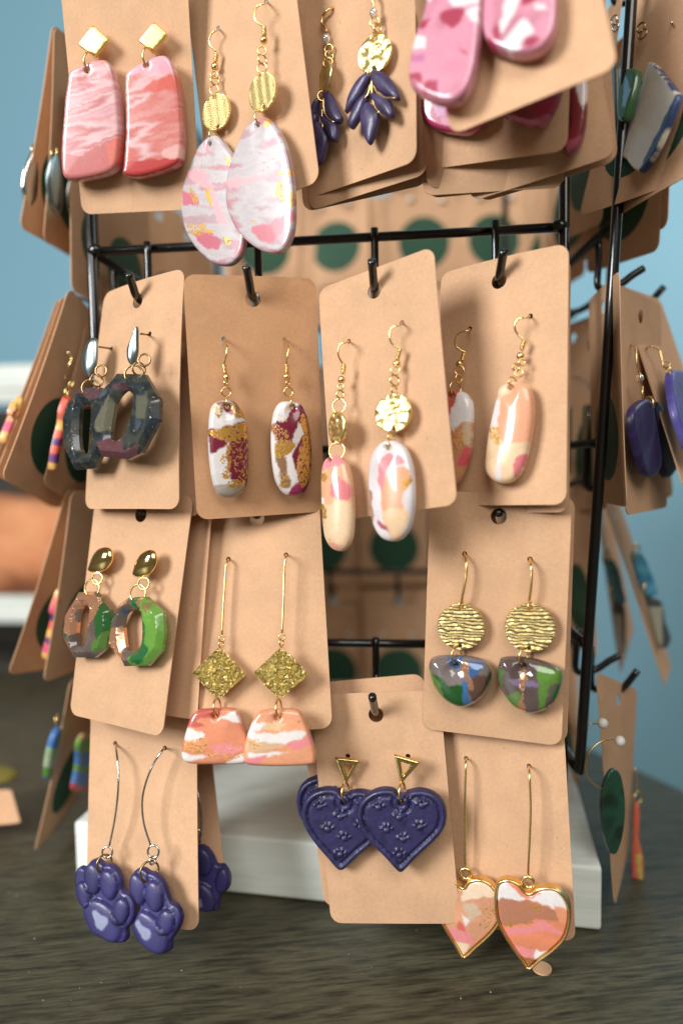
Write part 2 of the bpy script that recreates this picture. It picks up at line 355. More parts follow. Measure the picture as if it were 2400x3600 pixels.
class Ear:
    """one earring; root frame is parallel to its card, `off` metres in front of it"""
    def __init__(s, card, label, px, py, off=.004, name='earring', cat='earring', group=None):
        s.card, s.off = card, off; s.f = card.fr(px, py, off); s.root = thing(name, label, cat, s.f.o, s.f.R, group)
    def emit(s, V, fr): return np.asarray(V) if fr is None or fr is s.f else (fr.w(V)-s.f.o)@s.f.R
    def at(s, px, py, y=0, fr=None): return (fr or s.f).l(px, py, y)
    def turned(s, px, py, yaw=0, pitch=0, roll=0, y=0): return s.f.turned(yaw, pitch, roll, s.f.w(s.f.l(px, py, y)))
    def slab(s, name, out, t, mat, fr=None, holes=(), phole=None, bevel=.0009, dome=0., step=.00055, base=(200,200,200), patches=(), leaf=(), marble=None, bumps=(), groove=None, y0=0., sharp=False, parent=None, warp=.0007, rough=0., rim=.35, inset=0., local=False, facet=False):
        f = fr or s.f
        toL = (lambda pts: np.array([f.l(*p)[[0, 2]] for p in pts])) if not local else np.asarray
        O = toL(out); O = O if sharp else smooth_loop(O, 5)
        if inset:
            O = resample(O, step); e = np.roll(O, -1, 0)-np.roll(O, 1, 0); n = np.stack([-e[:, 1], e[:, 0]], 1); n /= np.linalg.norm(n, axis=1)[:, None]+1e-12
            A = np.sum(O[:, 0]*np.roll(O[:, 1], -1)-np.roll(O[:, 0], -1)*O[:, 1]); q = O+(n if A > 0 else -n)*inset; k = dist(q, [O]) > inset*.93; O2 = q[k & inside(q, O)]
            O = O2
        H = [circle(toL([h[:2]])[0], h[2], 10) for h in holes]
        if phole is not None: h = toL(phole[0]) if not isinstance(phole[0], np.ndarray) else phole[0]; H.append(resample(h if phole[1] else smooth_loop(h, 5), step))
        V, T, d = mesh2d(O, H, step, [bevel*k for k in (.15, .4, .8)] if bevel > step*.3 else [bevel])
        dm = d.max()+1e-9; e = np.clip(d/bevel, 0, 1); h = t*(rim+(1-rim)*(np.clip(e*1.02, 0, 1) if facet else np.sqrt(np.clip(1-(1-e)**2, 0, 1))))+dome*(1-(1-d/dm)**2)
        for (cx, cy, rx, ry, rot, hh) in bumps:
            c = toL([(cx, cy)])[0]; a = toL([(cx+rx*math.cos(rot), cy+rx*math.sin(rot))])[0]-c; b = toL([(cx-ry*math.sin(rot), cy+ry*math.cos(rot))])[0]-c
            M = np.linalg.inv(np.stack([a, b], 1)); q = (V-c)@M.T; rr = (q**2).sum(1); h = h+hh*np.sqrt(np.clip(1-rr, 0, 1))**.5
        if groove: h = h-groove[1]*np.exp(-((d-groove[0])/groove[2])**2)
        if rough: h = h+np.array([noise.noise(Vector((p[0]*700, p[1]*700, 3.1)))*rough+noise.noise(Vector((p[0]*260, p[1]*260, 9.1)))*rough for p in V])*np.clip(d/.001, 0, 1)
        n = len(V); front = np.stack([V[:, 0], y0-h, V[:, 1]], 1); bk = np.stack([V[:, 0], np.full(n, y0), V[:, 1]], 1)
        faces = [tuple(t_) for t_ in T]+[tuple(t_[::-1]+n) for t_ in T]+close_shell(T, n)
        cols = mets = None
        if mat.startswith('clay'):
            W = V+np.array([[noise.noise(Vector((p[0]*420, p[1]*420, 1.7)))+.5*noise.noise(Vector((p[0]*1300, p[1]*1300, 4.7))), noise.noise(Vector((p[0]*420, p[1]*420, 8.3)))+.5*noise.noise(Vector((p[0]*1300, p[1]*1300, 6.1)))] for p in V])*warp
            cols = np.tile(np.array(lin(base)), (n, 1)); mets = np.zeros((n, 3))
            if marble:
                cl, sx, sz, ang, seed = marble; ca, sa = math.cos(ang), math.sin(ang); C = np.array([lin(c) for c in cl])
                q = np.stack([W[:, 0]*ca+W[:, 1]*sa, -W[:, 0]*sa+W[:, 1]*ca], 1)
                k = np.array([noise.noise(Vector((p[0]*sx, p[1]*sz, seed)))+.28*noise.noise(Vector((p[0]*sx*2.1, p[1]*sz*2.3, seed+5))) for p in q])
                k = np.clip((k+.5)/1.0, 0, .9999)*(len(C)-1); i = k.astype(int); fq = (k-i)[:, None]; fq = fq*fq*(3-2*fq); cols = C[i]*(1-fq)+C[np.minimum(i+1, len(C)-1)]*fq
            for poly, c in patches:
                q = np.array(toL(poly)); q = smooth_loop(q, 3) if len(q) > 4 else q; sd = dist(W, [q])*np.where(inside(W, q), 1, -1); w_ = np.clip(.5+sd/.0005, 0, 1)[:, None]; cols = cols*(1-w_)+np.array(lin(c))*w_
            for item in leaf:
                poly, dens = item[0], item[1]; k = inside(W, smooth_loop(toL(poly), 4)); mets[k, 0] = dens; mets[k, 1] = item[2] if len(item) > 2 else 0
            lum = cols@np.array([.3, .55, .15]); cols = cols*.86+lum[:, None]*.14
            cols = np.vstack([cols, cols]); mets = np.vstack([mets, mets])
        o = put(name, s.emit(np.vstack([front, bk]), f), faces, mat, parent or s.root, True, cols, mets)
        em = o.modifiers.new('split', 'EDGE_SPLIT'); em.split_angle = math.radians(24 if facet else 58); return o
    def disc(s, name, px, py, r, mat, yaw=0, pitch=0, t=.0008, y=0, holes=True, dome=.0, rough=0., parent=None):
        f = s.turned(px, py, yaw, pitch, 0, y); hs = []
        o = circle((0, 0), r, 40)
        H = [(0, r*.82, .0007), (0, -r*.82, .0007)] if holes else []
        V = s.slab(name, o, t, mat, fr=f, holes=H, bevel=.0003, dome=dome, step=max(.0006, r/9), local=True, sharp=True, rough=rough, parent=parent); return f
    def ring(s, px, py, r, w=.00035, yaw=75, pitch=0, mat='gold', y=0, stretch=1., name='jump_ring', parent=None):
        c = s.f.l(px, py, y); V, Fc = torus_mesh(c, r, w, math.radians(yaw), math.radians(pitch), stretch=stretch); return put(name, V, Fc, mat, parent or s.root)
    def wire(s, pts, r=.00036, mat='gold', name='ear_wire', sm=True, parent=None):
        P = np.array([s.f.l(p[0], p[1], p[2] if len(p) > 2 else 0) for p in pts]); return tube(name, smooth_line(P, 5) if sm else P, r, mat, parent or s.root)
    def bead(s, px, py, r=.0014, mat='gold', y=0, name='bead', sx=1, sz=1): V, Fc = ball_mesh(s.f.l(px, py, y), r, sx, sz); return put(name, V, Fc, mat, s.root)
    def coil(s, a, b, r=.0008, mat='gold', y=0, turns=6):
        A, B = s.f.l(*a, y), s.f.l(*b, y); d = (B-A); L = np.linalg.norm(d); d /= L; u = np.cross(d, [0, 1, 0]); u /= np.linalg.norm(u); v = np.cross(d, u)
        P = [A+d*L*t+(u*math.cos(2*math.pi*turns*t)+v*math.sin(2*math.pi*turns*t))*r*.72 for t in np.linspace(0, 1, turns*9)]
        return tube('wire_coil', P, r*.42, mat, s.root, 5)
    def hookset(s, hole, loop, coil, bead, off=None, r=.00034, bulge=.004):
        """fish-hook ear wire: from the hole in the card, round the front and down to coil and bead"""
        off = off if off is not None else s.off
        n = len(loop); pts = [(*hole, off+.004), (*hole, off)]+[(*p, -bulge*math.sin(math.pi*(i+.6)/(n+.2))*.6) for i, p in enumerate(loop)]+[(*coil[0], 0)]
        s.wire(pts, r); s.coil(coil[0], coil[1]); s.bead(*bead)
    def stopper(s, px, py, y):
        V, Fc = ball_mesh(s.f.l(px, py, y), .0021, 1, 1); put('stopper', V, Fc, 'rubber', s.root)
# ------------------------------------------------------------------ the setting: table, wall
def yawed(p):  # camera ground coords (right, forward) -> world
    return np.array([p[0]*math.cos(YAW)-p[1]*math.sin(YAW), p[0]*math.sin(YAW)+p[1]*math.cos(YAW)])
def table():
    m, nt, p = new_mat('dark_wood'); p.inputs['Roughness'].default_value = .42; p.inputs['Specular IOR Level'].default_value = .32
    v = coords(nt, (1, 1, 1), 'Object', (0, 0, math.radians(-13)))
    st = N(nt, 'ShaderNodeMapping'); st.inputs['Scale'].default_value = (9, 70, 1); link(nt, v, 0, st, 'Vector')
    g1 = noise_n(nt, st, 2.6, 9, .72, .12); st2 = N(nt, 'ShaderNodeMapping'); st2.inputs['Scale'].default_value = (30, 330, 1); link(nt, v, 0, st2, 'Vector'); g2 = noise_n(nt, st2, 2.2, 4, .6)
    r1 = ramp(nt, g1, 0, [(.30, lin((24, 24, 18))), (.42, lin((60, 58, 45))), (.54, lin((84, 80, 63))), (.64, lin((50, 49, 38))), (.78, lin((94, 89, 70)))])
    r2 = ramp(nt, g2, 0, [(.34, (.55, .55, .55)), (.62, (1.2, 1.2, 1.18))])
    c = mixc(nt, 1.0, (r1, 0), (r2, 0), 'MULTIPLY'); nt.links.new(c[0].outputs[c[1]], p.inputs['Base Color'])
    bump(nt, p, g2, 0, .3, .0005)
    rr = ramp(nt, g2, 0, [(.3, (.34, .34, .34)), (.7, (.52, .52, .52))]); link(nt, rr, 0, p, 'Roughness')
    a, b = np.array([.181, .432]), np.array([.195, .406]); d = (b-a)/np.linalg.norm(b-a)
    edge_far, edge_near = yawed(a-d*.42), yawed(b+d*.75)
    poly = [edge_near, edge_far, np.array([-.9, edge_far[1]+.02]), np.array([-.9, -.35]), np.array([edge_near[0], -.35])]
    n = len(poly); V = [(*q, 0) for q in poly]+[(*q, -.025) for q in poly]
    o = put('table_top', V, [tuple(range(n)), tuple(range(2*n-1, n-1, -1))]+[(i+n, (i+1) % n+n, (i+1) % n, i) for i in range(n)], 'dark_wood', None, False)
    me = o.data
    import bmesh
    bm = bmesh.new(); bm.from_mesh(me); bmesh.ops.recalc_face_normals(bm, faces=bm.faces); bm.to_mesh(me); bm.free()
    bevelled(o, .002); tag(o, 'dark brown wood grain table top', None, None, 'structure')
    # dust specks are too small to count: one mesh
    V, Fc = [], []
    for i in range(150):
        x, y = random.uniform(-.22, .2), random.uniform(.16, .36); r = random.uniform(.00012, .00038); k = len(V)
        V += [(x+r*math.cos(a), y+r*random.uniform(.5, 1.2)*math.sin(a), .0001) for a in (0, 1.3, 2.6, 3.9, 5.2)]+[(x, y, .0001+r)]; Fc += [(k+j, k+(j+1) % 5, k+5) for j in range(5)]
    plain('dust', (170, 165, 150), .8); tag(put('dust_specks', V, Fc, 'dust'), 'pale dust specks on the dark table', None, None, 'stuff')
table()
def wall():
    m, nt, p = new_mat('blue_wall'); p.inputs['Roughness'].default_value = .7
    v = coords(nt); n = noise_n(nt, v, 2.2, 3); c = mixc(nt, (n, 0), lin((130, 180, 201)), lin((140, 189, 208))); nt.links.new(c[0].outputs[c[1]], p.inputs['Base Color'])
    b = noise_n(nt, v, 240, 3); bump(nt, p, b, 0, .15, .001)
    c0 = yawed((0, 1.25)); d = yawed((1, -.25)); d /= np.linalg.norm(d); nrm = np.array([-d[1], d[0]])
    V = []
    for s_, t_ in ((-2.2, 0), (2.2, 0), (2.2, .08), (-2.2, .08)): q = c0+d*s_+nrm*t_; V.append((*q, -.9))
    V += [(x, y, 1.9) for x, y, z in V]
    tag(put('wall', V, [(0,3,2,1),(4,5,6,7),(0,1,5,4),(1,2,6,5),(2,3,7,6),(3,0,4,7)], 'blue_wall', None, False), 'plain sky blue painted wall', None, None, 'structure')
wall()
# ------------------------------------------------------------------ the rack
PY = .300
pL, pR = on_y(322, 880, PY), on_y(1985, 805, PY); XL, XR = pL[0], pR[0]; RW = XR-XL; PB = PY+RW
BAR = [.405, on_y(1150, 842, PY)[2], on_y(640, 1590, PY)[2], on_y(1315, 2262, PY)[2]]
rack = thing('display_rack', 'black wire earring rack standing on a pale wooden block', 'rack', ((XL+XR)/2, (PY+PB)/2, 0))
RO = np.array(rack.matrix_world.translation)
def rod(name, a, b, r, parent=rack, ns=10):
    o = tube(name, [np.array(a, float)-RO, (np.array(a, float)+np.array(b, float))/2-RO, np.array(b, float)-RO], r, 'black_paint', None, ns); o.parent = parent; return o
PR, BR_, HR = .0022, .0019, .0016
BASE_TOP = .0276
for x, y in ((XL, PY), (XR, PY), (XL, PB), (XR, PB)): rod('post', (x, y, BASE_TOP-.004), (x+(0 if x < 0 else -.0005), y, .43), PR)
# right-hand panel frame leans outward at the top: one bent rod
oT, oB = on_y(2222, -60, PY-.004), on_y(2036, 2690, PY-.004)
def outer(z): t = (z-oB[2])/(oT[2]-oB[2]); return oB+(oT-oB)*t
bend_pts = [outer(.43), outer(.3), outer(.15), oB+np.array([.0002, 0, .004]), oB+np.array([-.0006, .002, .0004]), oB+np.array([-.002, .006, -.0006]), np.array([XR+.002, PY+.06, oB[2]-.0005]), np.array([XR+.001, PB, oB[2]-.0005])]
tube('side_frame', np.array(smooth_line(np.array(bend_pts), 6))-RO, PR, 'black_paint', rack, 10)
def hook(P, bar): return tube('hook', np.array(smooth_line(np.array(P), 4))-RO, HR, 'black_paint', bar, 8)
def std_hook(x, y, z, dirn, bar, drop=.018, arm=.026, tip=.010):
    d = np.array(dirn, float); p = np.array([x, y, z]); q = p-d*(-.0032)
    return hook([q+[0,0,.001], q-[0,0,drop*.5], q-[0,0,drop], q-[0,0,drop+.001]+d*arm*.5, q-[0,0,drop-.001]+d*arm, q-[0,0,drop-.004]+d*(arm+.004), q-[0,0,drop-.004-tip]+d*(arm+.009)], bar)
BARX = {}
for i, z in enumerate(BAR):
    sl = -.000 
    b = rod('front_bar', (XL, PY, z), (XR, PY, z), BR_); BARX[('f', i)] = b
    bk = rod('rear_bar', (XL, PB, z), (XR, PB, z), BR_); BARX[('b', i)] = bk
    bl = rod('left_bar', (XL, PY, z), (XL, PB, z), BR_); BARX[('l', i)] = bl
    s_ = outer(z+.0005); br = rod('right_bar', s_, (XR, PB, z), BR_); BARX[('r', i)] = br
    for k in range(4):
        x = XL+RW*(.13+.245*k); std_hook(x, PB, z, (0, 1, 0), bk)
        yy = PY+RW*(.15+.235*k); std_hook(XL, yy, z, (-1, 0, 0), bl, arm=.008, tip=.003)
        t = .15+.235*k; q = s_*(1-t)+np.array([XR, PB, z])*t; std_hook(q[0], q[1], z, (1, 0, 0), br, arm=.010, tip=.003)
for x, y in ((XL, PY), (XR, PY), (XL, PB), (XR, PB)):
    for z in BAR:
        V, Fc = ball_mesh(np.array([x+(.0022 if x < 0 else -.0024), y-.0004, z+.0004])-RO, .0030, 1.25, .85, 10, 7); V = [np.array(v)+.0005*noise.noise_vector(Vector(v)*900) for v in V]; put('weld_bead', V, Fc, 'black_paint', rack)
# pale wooden block
def base():
    m, nt, p = new_mat('pale_wood'); p.inputs['Roughness'].default_value = .62
    v = coords(nt, (1, 1, 1)); st = N(nt, 'ShaderNodeMapping'); st.inputs['Scale'].default_value = (4, 40, 60); link(nt, v, 0, st, 'Vector'); g = noise_n(nt, st, 4, 5, .6, .4)
    r = ramp(nt, g, 0, [(.3, lin((222, 232, 222))), (.55, lin((240, 246, 238))), (.8, lin((228, 234, 222)))]); link(nt, r, 0, p, 'Base Color'); bump(nt, p, g, 0, .15, .0006)
    A, B = on_z(260, 2890, BASE_TOP), on_z(2115, 3052, BASE_TOP); A[2] = B[2] = 0; d = B-A; n = np.array([-d[1], d[0], 0]); 
    V = [A, B, B+n, A+n]; V = [q+[0,0,.0006] for q in V]+[q+[0,0,BASE_TOP] for q in V]
    o = put('base', np.array(V)-RO, [(0,3,2,1),(4,5,6,7),(0,1,5,4),(1,2,6,5),(2,3,7,6),(3,0,4,7)], 'pale_wood', rack, False); bevelled(o, .0015, 3)
base()
# ------------------------------------------------------------------ cards on the front panel
a_, b_, c_, d_ = crop(200, 0, .3189), crop(620, 0, .404), crop(1050, 0, .3189), crop(1400, 0, .5102)
e_, f_, g_, h_ = crop(200, 950, .3189), crop(640, 950, .3827), crop(1100, 1050, .3827), crop(1500, 850, .4253)
i_, j_, k_ = crop(200, 1750, .3613), crop(600, 1800, .404), crop(1450, 1750, .3827)
l_, m_, n_ = crop(250, 2550, .3827), crop(1000, 2400, .4145), crop(1500, 2550, .4145)
def pt(fn, x, y): return fn([(x, y)])[0]
def shift(Q, dx=0, dy=0, dz=0, yaw=0, roll=0):
    Q = np.array(Q); top = (Q[0]+Q[1])/2; R = rot_zxy((0, math.radians(roll), math.radians(yaw))); return (Q-top)@R.T+top+np.array([dx, dy, dz])
GC = 'kraft cards on the front panel'; GS = 'kraft cards stacked behind the front ones'
QA = fit_card([None, None, None, (286, 754)], left=[(216, 0), (286, 727)], right=[(661, 0), (693, 558)], bottom=[(299, 752), (646, 738)], y0=.272, sy=.006)
CA = Card(QA, 'kraft card with two coral slab earrings at the top left', [pt(a_, 420, 470), pt(a_, 1080, 430)], group=GC, bend=(.6, 0, .2))
QB = fit_card([None, None, (1124, 638), None], left=[(666, 69), (713, 505)], right=[(1040, 0), (1117, 586)], bottom=[(1044, 662), (1110, 641)], y0=.274, sy=.006)
CB = Card(QB, 'kraft card with two white and pink marbled teardrop earrings', [pt(b_, 362, 245), pt(b_, 780, 12)], group=GC)
QC = fit_card([None, None, (1470, 566), (1083, 700)], left=[(1091, 0)], right=[(1449, 0), (1467, 530)], bottom=[(1445, 574), (1114, 689)], y0=.268, sy=.006)
CC = Card(QC, 'kraft card with two purple leaf earrings, foremost of its stack', [pt(c_, 415, 72), pt(c_, 830, -60)], group=GC)
QC2 = fit_card([None, None, (1497, 606), None], right=[(1475, 320), (1495, 590)], bottom=[(1240, 690), (1480, 612)], y0=.274, sy=.004)
QC3 = fit_card([None, None, (1502, 645), None], right=[(1499, 600)], bottom=[(1146, 726), (1440, 662)], y0=.278, sy=.004)
Card(QC2, 'bare edge of a kraft card just behind the purple leaf card', group=GS); Card(QC3, 'rearmost kraft card of the purple leaf stack', group=GS)
QD = fit_card([None, None, (2172, 240), (1583, 482)], left=[(1573, 378)], right=[(2117, 0), (2165, 204)], bottom=[(2135, 255), (1619, 464)], y0=.246, sy=.006, st=(14, 30))
CD = Card(QD, 'tilted kraft card nearest the camera with two big pink earrings', [pt(d_, 330, -330), pt(d_, 860, -380)], group=GC)
QD2 = fit_card([None, None, (1994, 532), (1493, 602)], left=[(1492, 388)], right=[(2002, 316), (1992, 505)], bottom=[(1966, 533), (1502, 599)], y0=.256, sy=.005)
CD2 = Card(QD2, 'kraft card with magenta earrings directly under the tilted pink card', group=GS)
QD3 = fit_card([None, None, (2163, 545), None], right=[(2114, 270), (2160, 510)], bottom=[(2145, 551), (1987, 605)], y0=.270, sy=.005, rz0=15)
CD3 = Card(QD3, 'browner kraft card sticking out right under the pink card, with a dark red earring', mat='kraft', group=GS)
QD4 = fit_card([None, None, (1930, 650), (1498, 664)], right=[(1928, 556)], bottom=[(1900, 650), (1502, 663)], y0=.263, sy=.004)
QD5 = fit_card([None, None, (1984, 653), None], right=[(1984, 600)], bottom=[(1961, 655), (1700, 676)], y0=.268, sy=.004)
QD6 = fit_card([None, None, None, (1505, 698)], left=[(1500, 640)], bottom=[(1530, 694), (1840, 663)], y0=.272, sy=.004)
QD7 = fit_card([None, None, None, (1690, 716)], bottom=[(1706, 708), (1840, 668)], y0=.277, sy=.004)
for q, t in ((QD4, 'third kraft card of the pink stack, its bottom edge showing'), (QD5, 'fourth kraft card of the pink stack, right corner showing'), (QD6, 'kraft card low in the pink stack, left corner showing'), (QD7, 'rearmost kraft card of the pink stack, only a tip showing')): Card(q, t, group=GS)

QE = fit_card([(345, 1022), (636, 938), (607, 1790), (286, 1785)], y0=.272)
CE = Card(QE, 'kraft card with two dark octagon ring earrings', [pt(e_, 580, 858), pt(e_, 1022, 700)], group=GC, bend=(2.2, .6, -1.5))
CE2 = Card(shift(QE, .006, .010, -.0035, 6, 1), 'kraft card tucked behind the dark octagon earrings card', group=GS)
QF = fit_card([(646, 963), (1108, 974), (1142, 1805), (697, 1824)], y0=.264, sy=.003)
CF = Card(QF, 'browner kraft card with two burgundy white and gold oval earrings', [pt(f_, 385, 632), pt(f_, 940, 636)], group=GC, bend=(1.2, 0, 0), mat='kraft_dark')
QG = fit_card([(1120, 1010), (1516, 866), (1607, 1773), (1170, 1833)], y0=.272)
CG = Card(QG, 'tilted kraft card with gold disc and long peach oval earrings', [pt(g_, 325, 390), pt(g_, 815, 220)], group=GC)
QH = fit_card([(1529, 960), (2007, 848), (1970, 1766), (1540, 1786)], y0=.272)
CH_ = Card(QH, 'kraft card with pale peach oval earrings beside the right post', [pt(h_, 350, 718), pt(h_, 850, 612)], group=GC, bend=(2.5, 0, 0))
CH2 = Card(shift(QH, .002, .006, -.0032, 2, 0), 'kraft card tucked behind the pale peach oval card', group=GS)
QI = fit_card([(342, 1730), (682, 1742), (573, 2588), (247, 2515)], y0=.272)
CI = Card(QI, 'kraft card with two green and copper octagon ring earrings', [pt(i_, 470, 600), pt(i_, 900, 630)], group=GC)
CI2 = Card(shift(QI, .0055, .007, .003, 3, -2), 'kraft card behind the green octagon earrings card', [], group=GS)
QJ = fit_card([(676, 1742), (1113, 1733), (1167, 2578), (714, 2592)], y0=.286, sy=.0016)
CJ = Card(QJ, 'kraft card with crumpled gold diamond and peach trapezoid earrings', [pt(j_, 502, 410), pt(j_, 1003, 372)], group=GC, bend=(.5, 0, 0))
QK = fit_card([(1512, 1735), (2013, 1738), (1979, 2626), (1473, 2562)], y0=.268)
CK = Card(QK, 'kraft card with gold discs and green half-moon earrings', [pt(k_, 475, 515), pt(k_, 1075, 565)], group=GC)
CK2 = Card(shift(QK, .0022, .006, -.001, 1, -.6), 'kraft card just behind the green half-moon card', group=GS)
QL = fit_card([(322, 2405), (700, 2412), (690, 3262), (318, 3255)], y0=.276, st=(8, 8))
CL = Card(QL, 'kraft card with two purple paw earrings on silver wires', [pt(l_, 408, 165), pt(l_, 862, 208)], group=GC, bend=(-1.6, .3, 0))
CL2 = Card(shift(QL, -.0045, .012, .001, 16, -1.5), 'kraft card behind the purple paw card, with a dark paw earring', group=GS)
QM = fit_card([(1090, 2445), (1543, 2430), (1619, 3255), (1161, 3250)], y0=.268)
CM = Card(QM, 'kraft card with two indigo clay heart earrings, in front at the bottom', [pt(m_, 535, 625), pt(m_, 1045, 625)], group=GC)
QM2 = fit_card([None, None, None, (1073, 3182)], left=[(1077, 2960)], bottom=[(1149, 3186)], y0=.276, sy=.004, rz0=6)
CM2 = Card(shift(QM, -.006, .008, .003, 3, -1.5), 'kraft card behind the indigo heart card, with another indigo heart', group=GS)
QN = fit_card([(1500, 2440), (1978, 2465), (2019, 3308), (1558, 3238)], y0=.271)
CN = Card(QN, 'kraft card with two gold rimmed peach heart earrings at the bottom right', [pt(n_, 333, 278), pt(n_, 865, 342)], group=GC)
# ------------------------------------------------------------------ hooks of the front panel
def front_hook(i, bar_px, card, tip_px, out=.009):
    h = card.f.w(card.mp(np.array([[0, HOLE_Z+.0012]]))[0]); a = on_y(*bar_px, PY-.0034); t = on_y(*tip_px, h[1]-out); e = np.array([a[0], a[1], h[2]+.001])
    hook([a+[0,0,.002], (a+e)/2, e+[0,0,.004], e+[0,-.004,0], (e+h)/2, h+[0,.0015,-.0002], h+[0,-.0022,.0008], t*.5+h*.5+[0,-.0006,0], t], BARX[('f', i)])
front_hook(1, (519, 868), CE, (453, 962)); front_hook(1, (906, 852), CF, (866, 935))
front_hook(1, (1316, 820), CG, (1307, 915)); front_hook(1, (1740, 795), CH_, (1769, 880))
front_hook(3, (1320, 2258), CM, (1308, 2448), .012)
for i, cards in ((0, (CA, CB, CC, CD)), (2, (CI, CJ, None, CK)), (3, (CL, None, None, CN))):
    for k in range(4):
        if (i, k) == (3, 2): continue
        c = cards[k]; x = XL+RW*(.12+.245*k); b = BARX[('f', i)]
        if c is None: std_hook(x, PY, BAR[i], (0, -1, 0), b, arm=.012, tip=.003); continue
        h = c.f.w(c.mp(np.array([[0, HOLE_Z+.0012]]))[0]); a = np.array([x, PY-.0034, BAR[i]]); e = np.array([x, PY-.0034, h[2]+.001])
        hook([a+[0,0,.002], (a+e)/2, e+[0,0,.004], e+[0,-.004,0], (e+h)/2, h+[0,.0015,0], h+[0,-.0015,.0004]], b)
# the two hooks that show on the right-hand panel
def px_hook(P, bar): hook([at(*p) for p in P], bar)
px_hook([(2146, 850, .335), (2140, 1000, .335), (2136, 1110, .335), (2160, 1125, .335), (2225, 1110, .336), (2262, 1090, .336), (2285, 1062, .334), (2332, 1008, .332)], BARX[('r', 1)])
px_hook([(2078, 2270, .320), (2075, 2380, .320), (2082, 2418, .320), (2120, 2424, .320), (2165, 2430, .321), (2195, 2412, .320), (2240, 2356, .318)], BARX[('r', 3)])
# ------------------------------------------------------------------ earrings on the front cards
PI = math.pi
# --- coral slabs (A)
def coral(fn, label, px, py, out, stud, ringc, colours, patches, seed, yaw):
    e = Ear(CA, label, *pt(fn, px, py), .0035); f = e.f
    p = e.slab('pendant', fn(out), .0046, 'clay_gloss', holes=[(*pt(fn, *ringc[2]), .0007)], bevel=.0016, rim=.6, dome=.0003, base=colours[0], marble=(colours, 28, 230, .2, seed), patches=[(fn(q), c) for q, c in patches], leaf=[(fn(out), .30)], warp=.0006)
    st = e.slab('stud', fn(stud), .0013, 'gold_satin', bevel=.0005, y0=-.0005, step=.0009, sharp=True)
    c = fn(stud); cx, cy = sum(q[0] for q in c)/4, sum(q[1] for q in c)/4; e.wire([(cx, cy, 0), (cx, cy, .008)], .0004, 'gold', 'post', False)
    e.ring(*pt(fn, *ringc[:2]), .0038, .00042, 62, 0, y=-.0022, stretch=1.0)
coral(a_, 'left of the two coral pink slab earrings with pale gold diamond stud', 420, 1400,
      [(185,850),(230,795),(330,755),(430,715),(520,700),(600,710),(660,800),(700,960),(730,1150),(745,1350),(750,1500),(745,1650),(725,1800),(690,1880),(600,1940),(400,1990),(230,2010),(150,1990),(115,1940),(100,1800),(105,1600),(125,1350),(140,1150),(160,1000)],
      [(415,290),(600,460),(440,655),(245,505)], (395, 700, (385, 820)), [(206,120,120),(222,164,168),(214,140,140),(226,182,182),(200,108,108),(218,158,160)],
      [([(100,1720),(300,1760),(420,1700),(560,1620),(740,1560),(745,1700),(690,1880),(400,1990),(130,1990)], (204,108,104)), ([(160,1020),(500,905),(510,918),(165,1035)], (206,96,105)), ([(600,1640),(745,1540),(740,1800),(640,1850)], (222,112,92))], 2.3, 0)
coral(a_, 'right of the two coral pink slab earrings with pale gold diamond stud', 1110, 1350,
      [(800,880),(830,820),(900,770),(1000,720),(1120,665),(1220,650),(1290,700),(1340,820),(1380,960),(1405,1150),(1420,1350),(1430,1550),(1420,1700),(1400,1800),(1330,1860),(1150,1930),(950,1975),(810,1965),(765,1930),(780,1800),(800,1500),(800,1200),(790,1000)],
      [(1085,255),(1240,400),(1070,605),(910,465)], (1035, 650, (1030, 760)), [(206,92,80),(218,136,128),(212,110,98),(224,174,174),(204,82,66),(216,128,118)],
      [([(800,860),(1000,730),(1230,655),(1330,800),(1300,850),(1000,860),(820,900)], (228,160,175)), ([(1010,1030),(1160,920),(1360,870),(1390,1010),(1150,1060)], (218,92,74)), ([(1240,1680),(1420,1640),(1410,1780),(1300,1790),(1200,1740)], (232,170,160)), ([(770,1830),(1000,1800),(1400,1780),(1330,1860),(950,1975),(770,1950)], (196,50,44))], 7.9, 0)
# --- white and pink teardrops (B)
def tear(label, px, py, out, hole, loop, coil, bead, rings, disc, hole2, patches, leaf, dyaw, off):
    e = Ear(CB, label, *pt(b_, px, py), off)
    e.slab('pendant', b_(out), .0026, 'clay_gloss', holes=[(*pt(b_, *hole2), .0007)], bevel=.0011, rim=.5, dome=.0004, base=(182,170,170), marble=([(178,142,148),(188,178,178),(184,172,173),(188,180,180),(186,126,136),(184,170,172)], 36, 200, -.3, px*.01), patches=[(b_(q), c) for q, c in patches], leaf=[(b_(q), d) for q, d in leaf]+[], warp=.0009)
    e.hookset(pt(b_, *hole), b_(loop), b_(coil), pt(b_, *bead), bulge=.003)
    for x, y, r, yw in rings: e.ring(*pt(b_, x, y), r*.78, .0003, yw, y=-.0006)
    e.disc('disc', *pt(b_, *disc), .0068, 'gold_herring', dyaw, 0, y=-.0006)
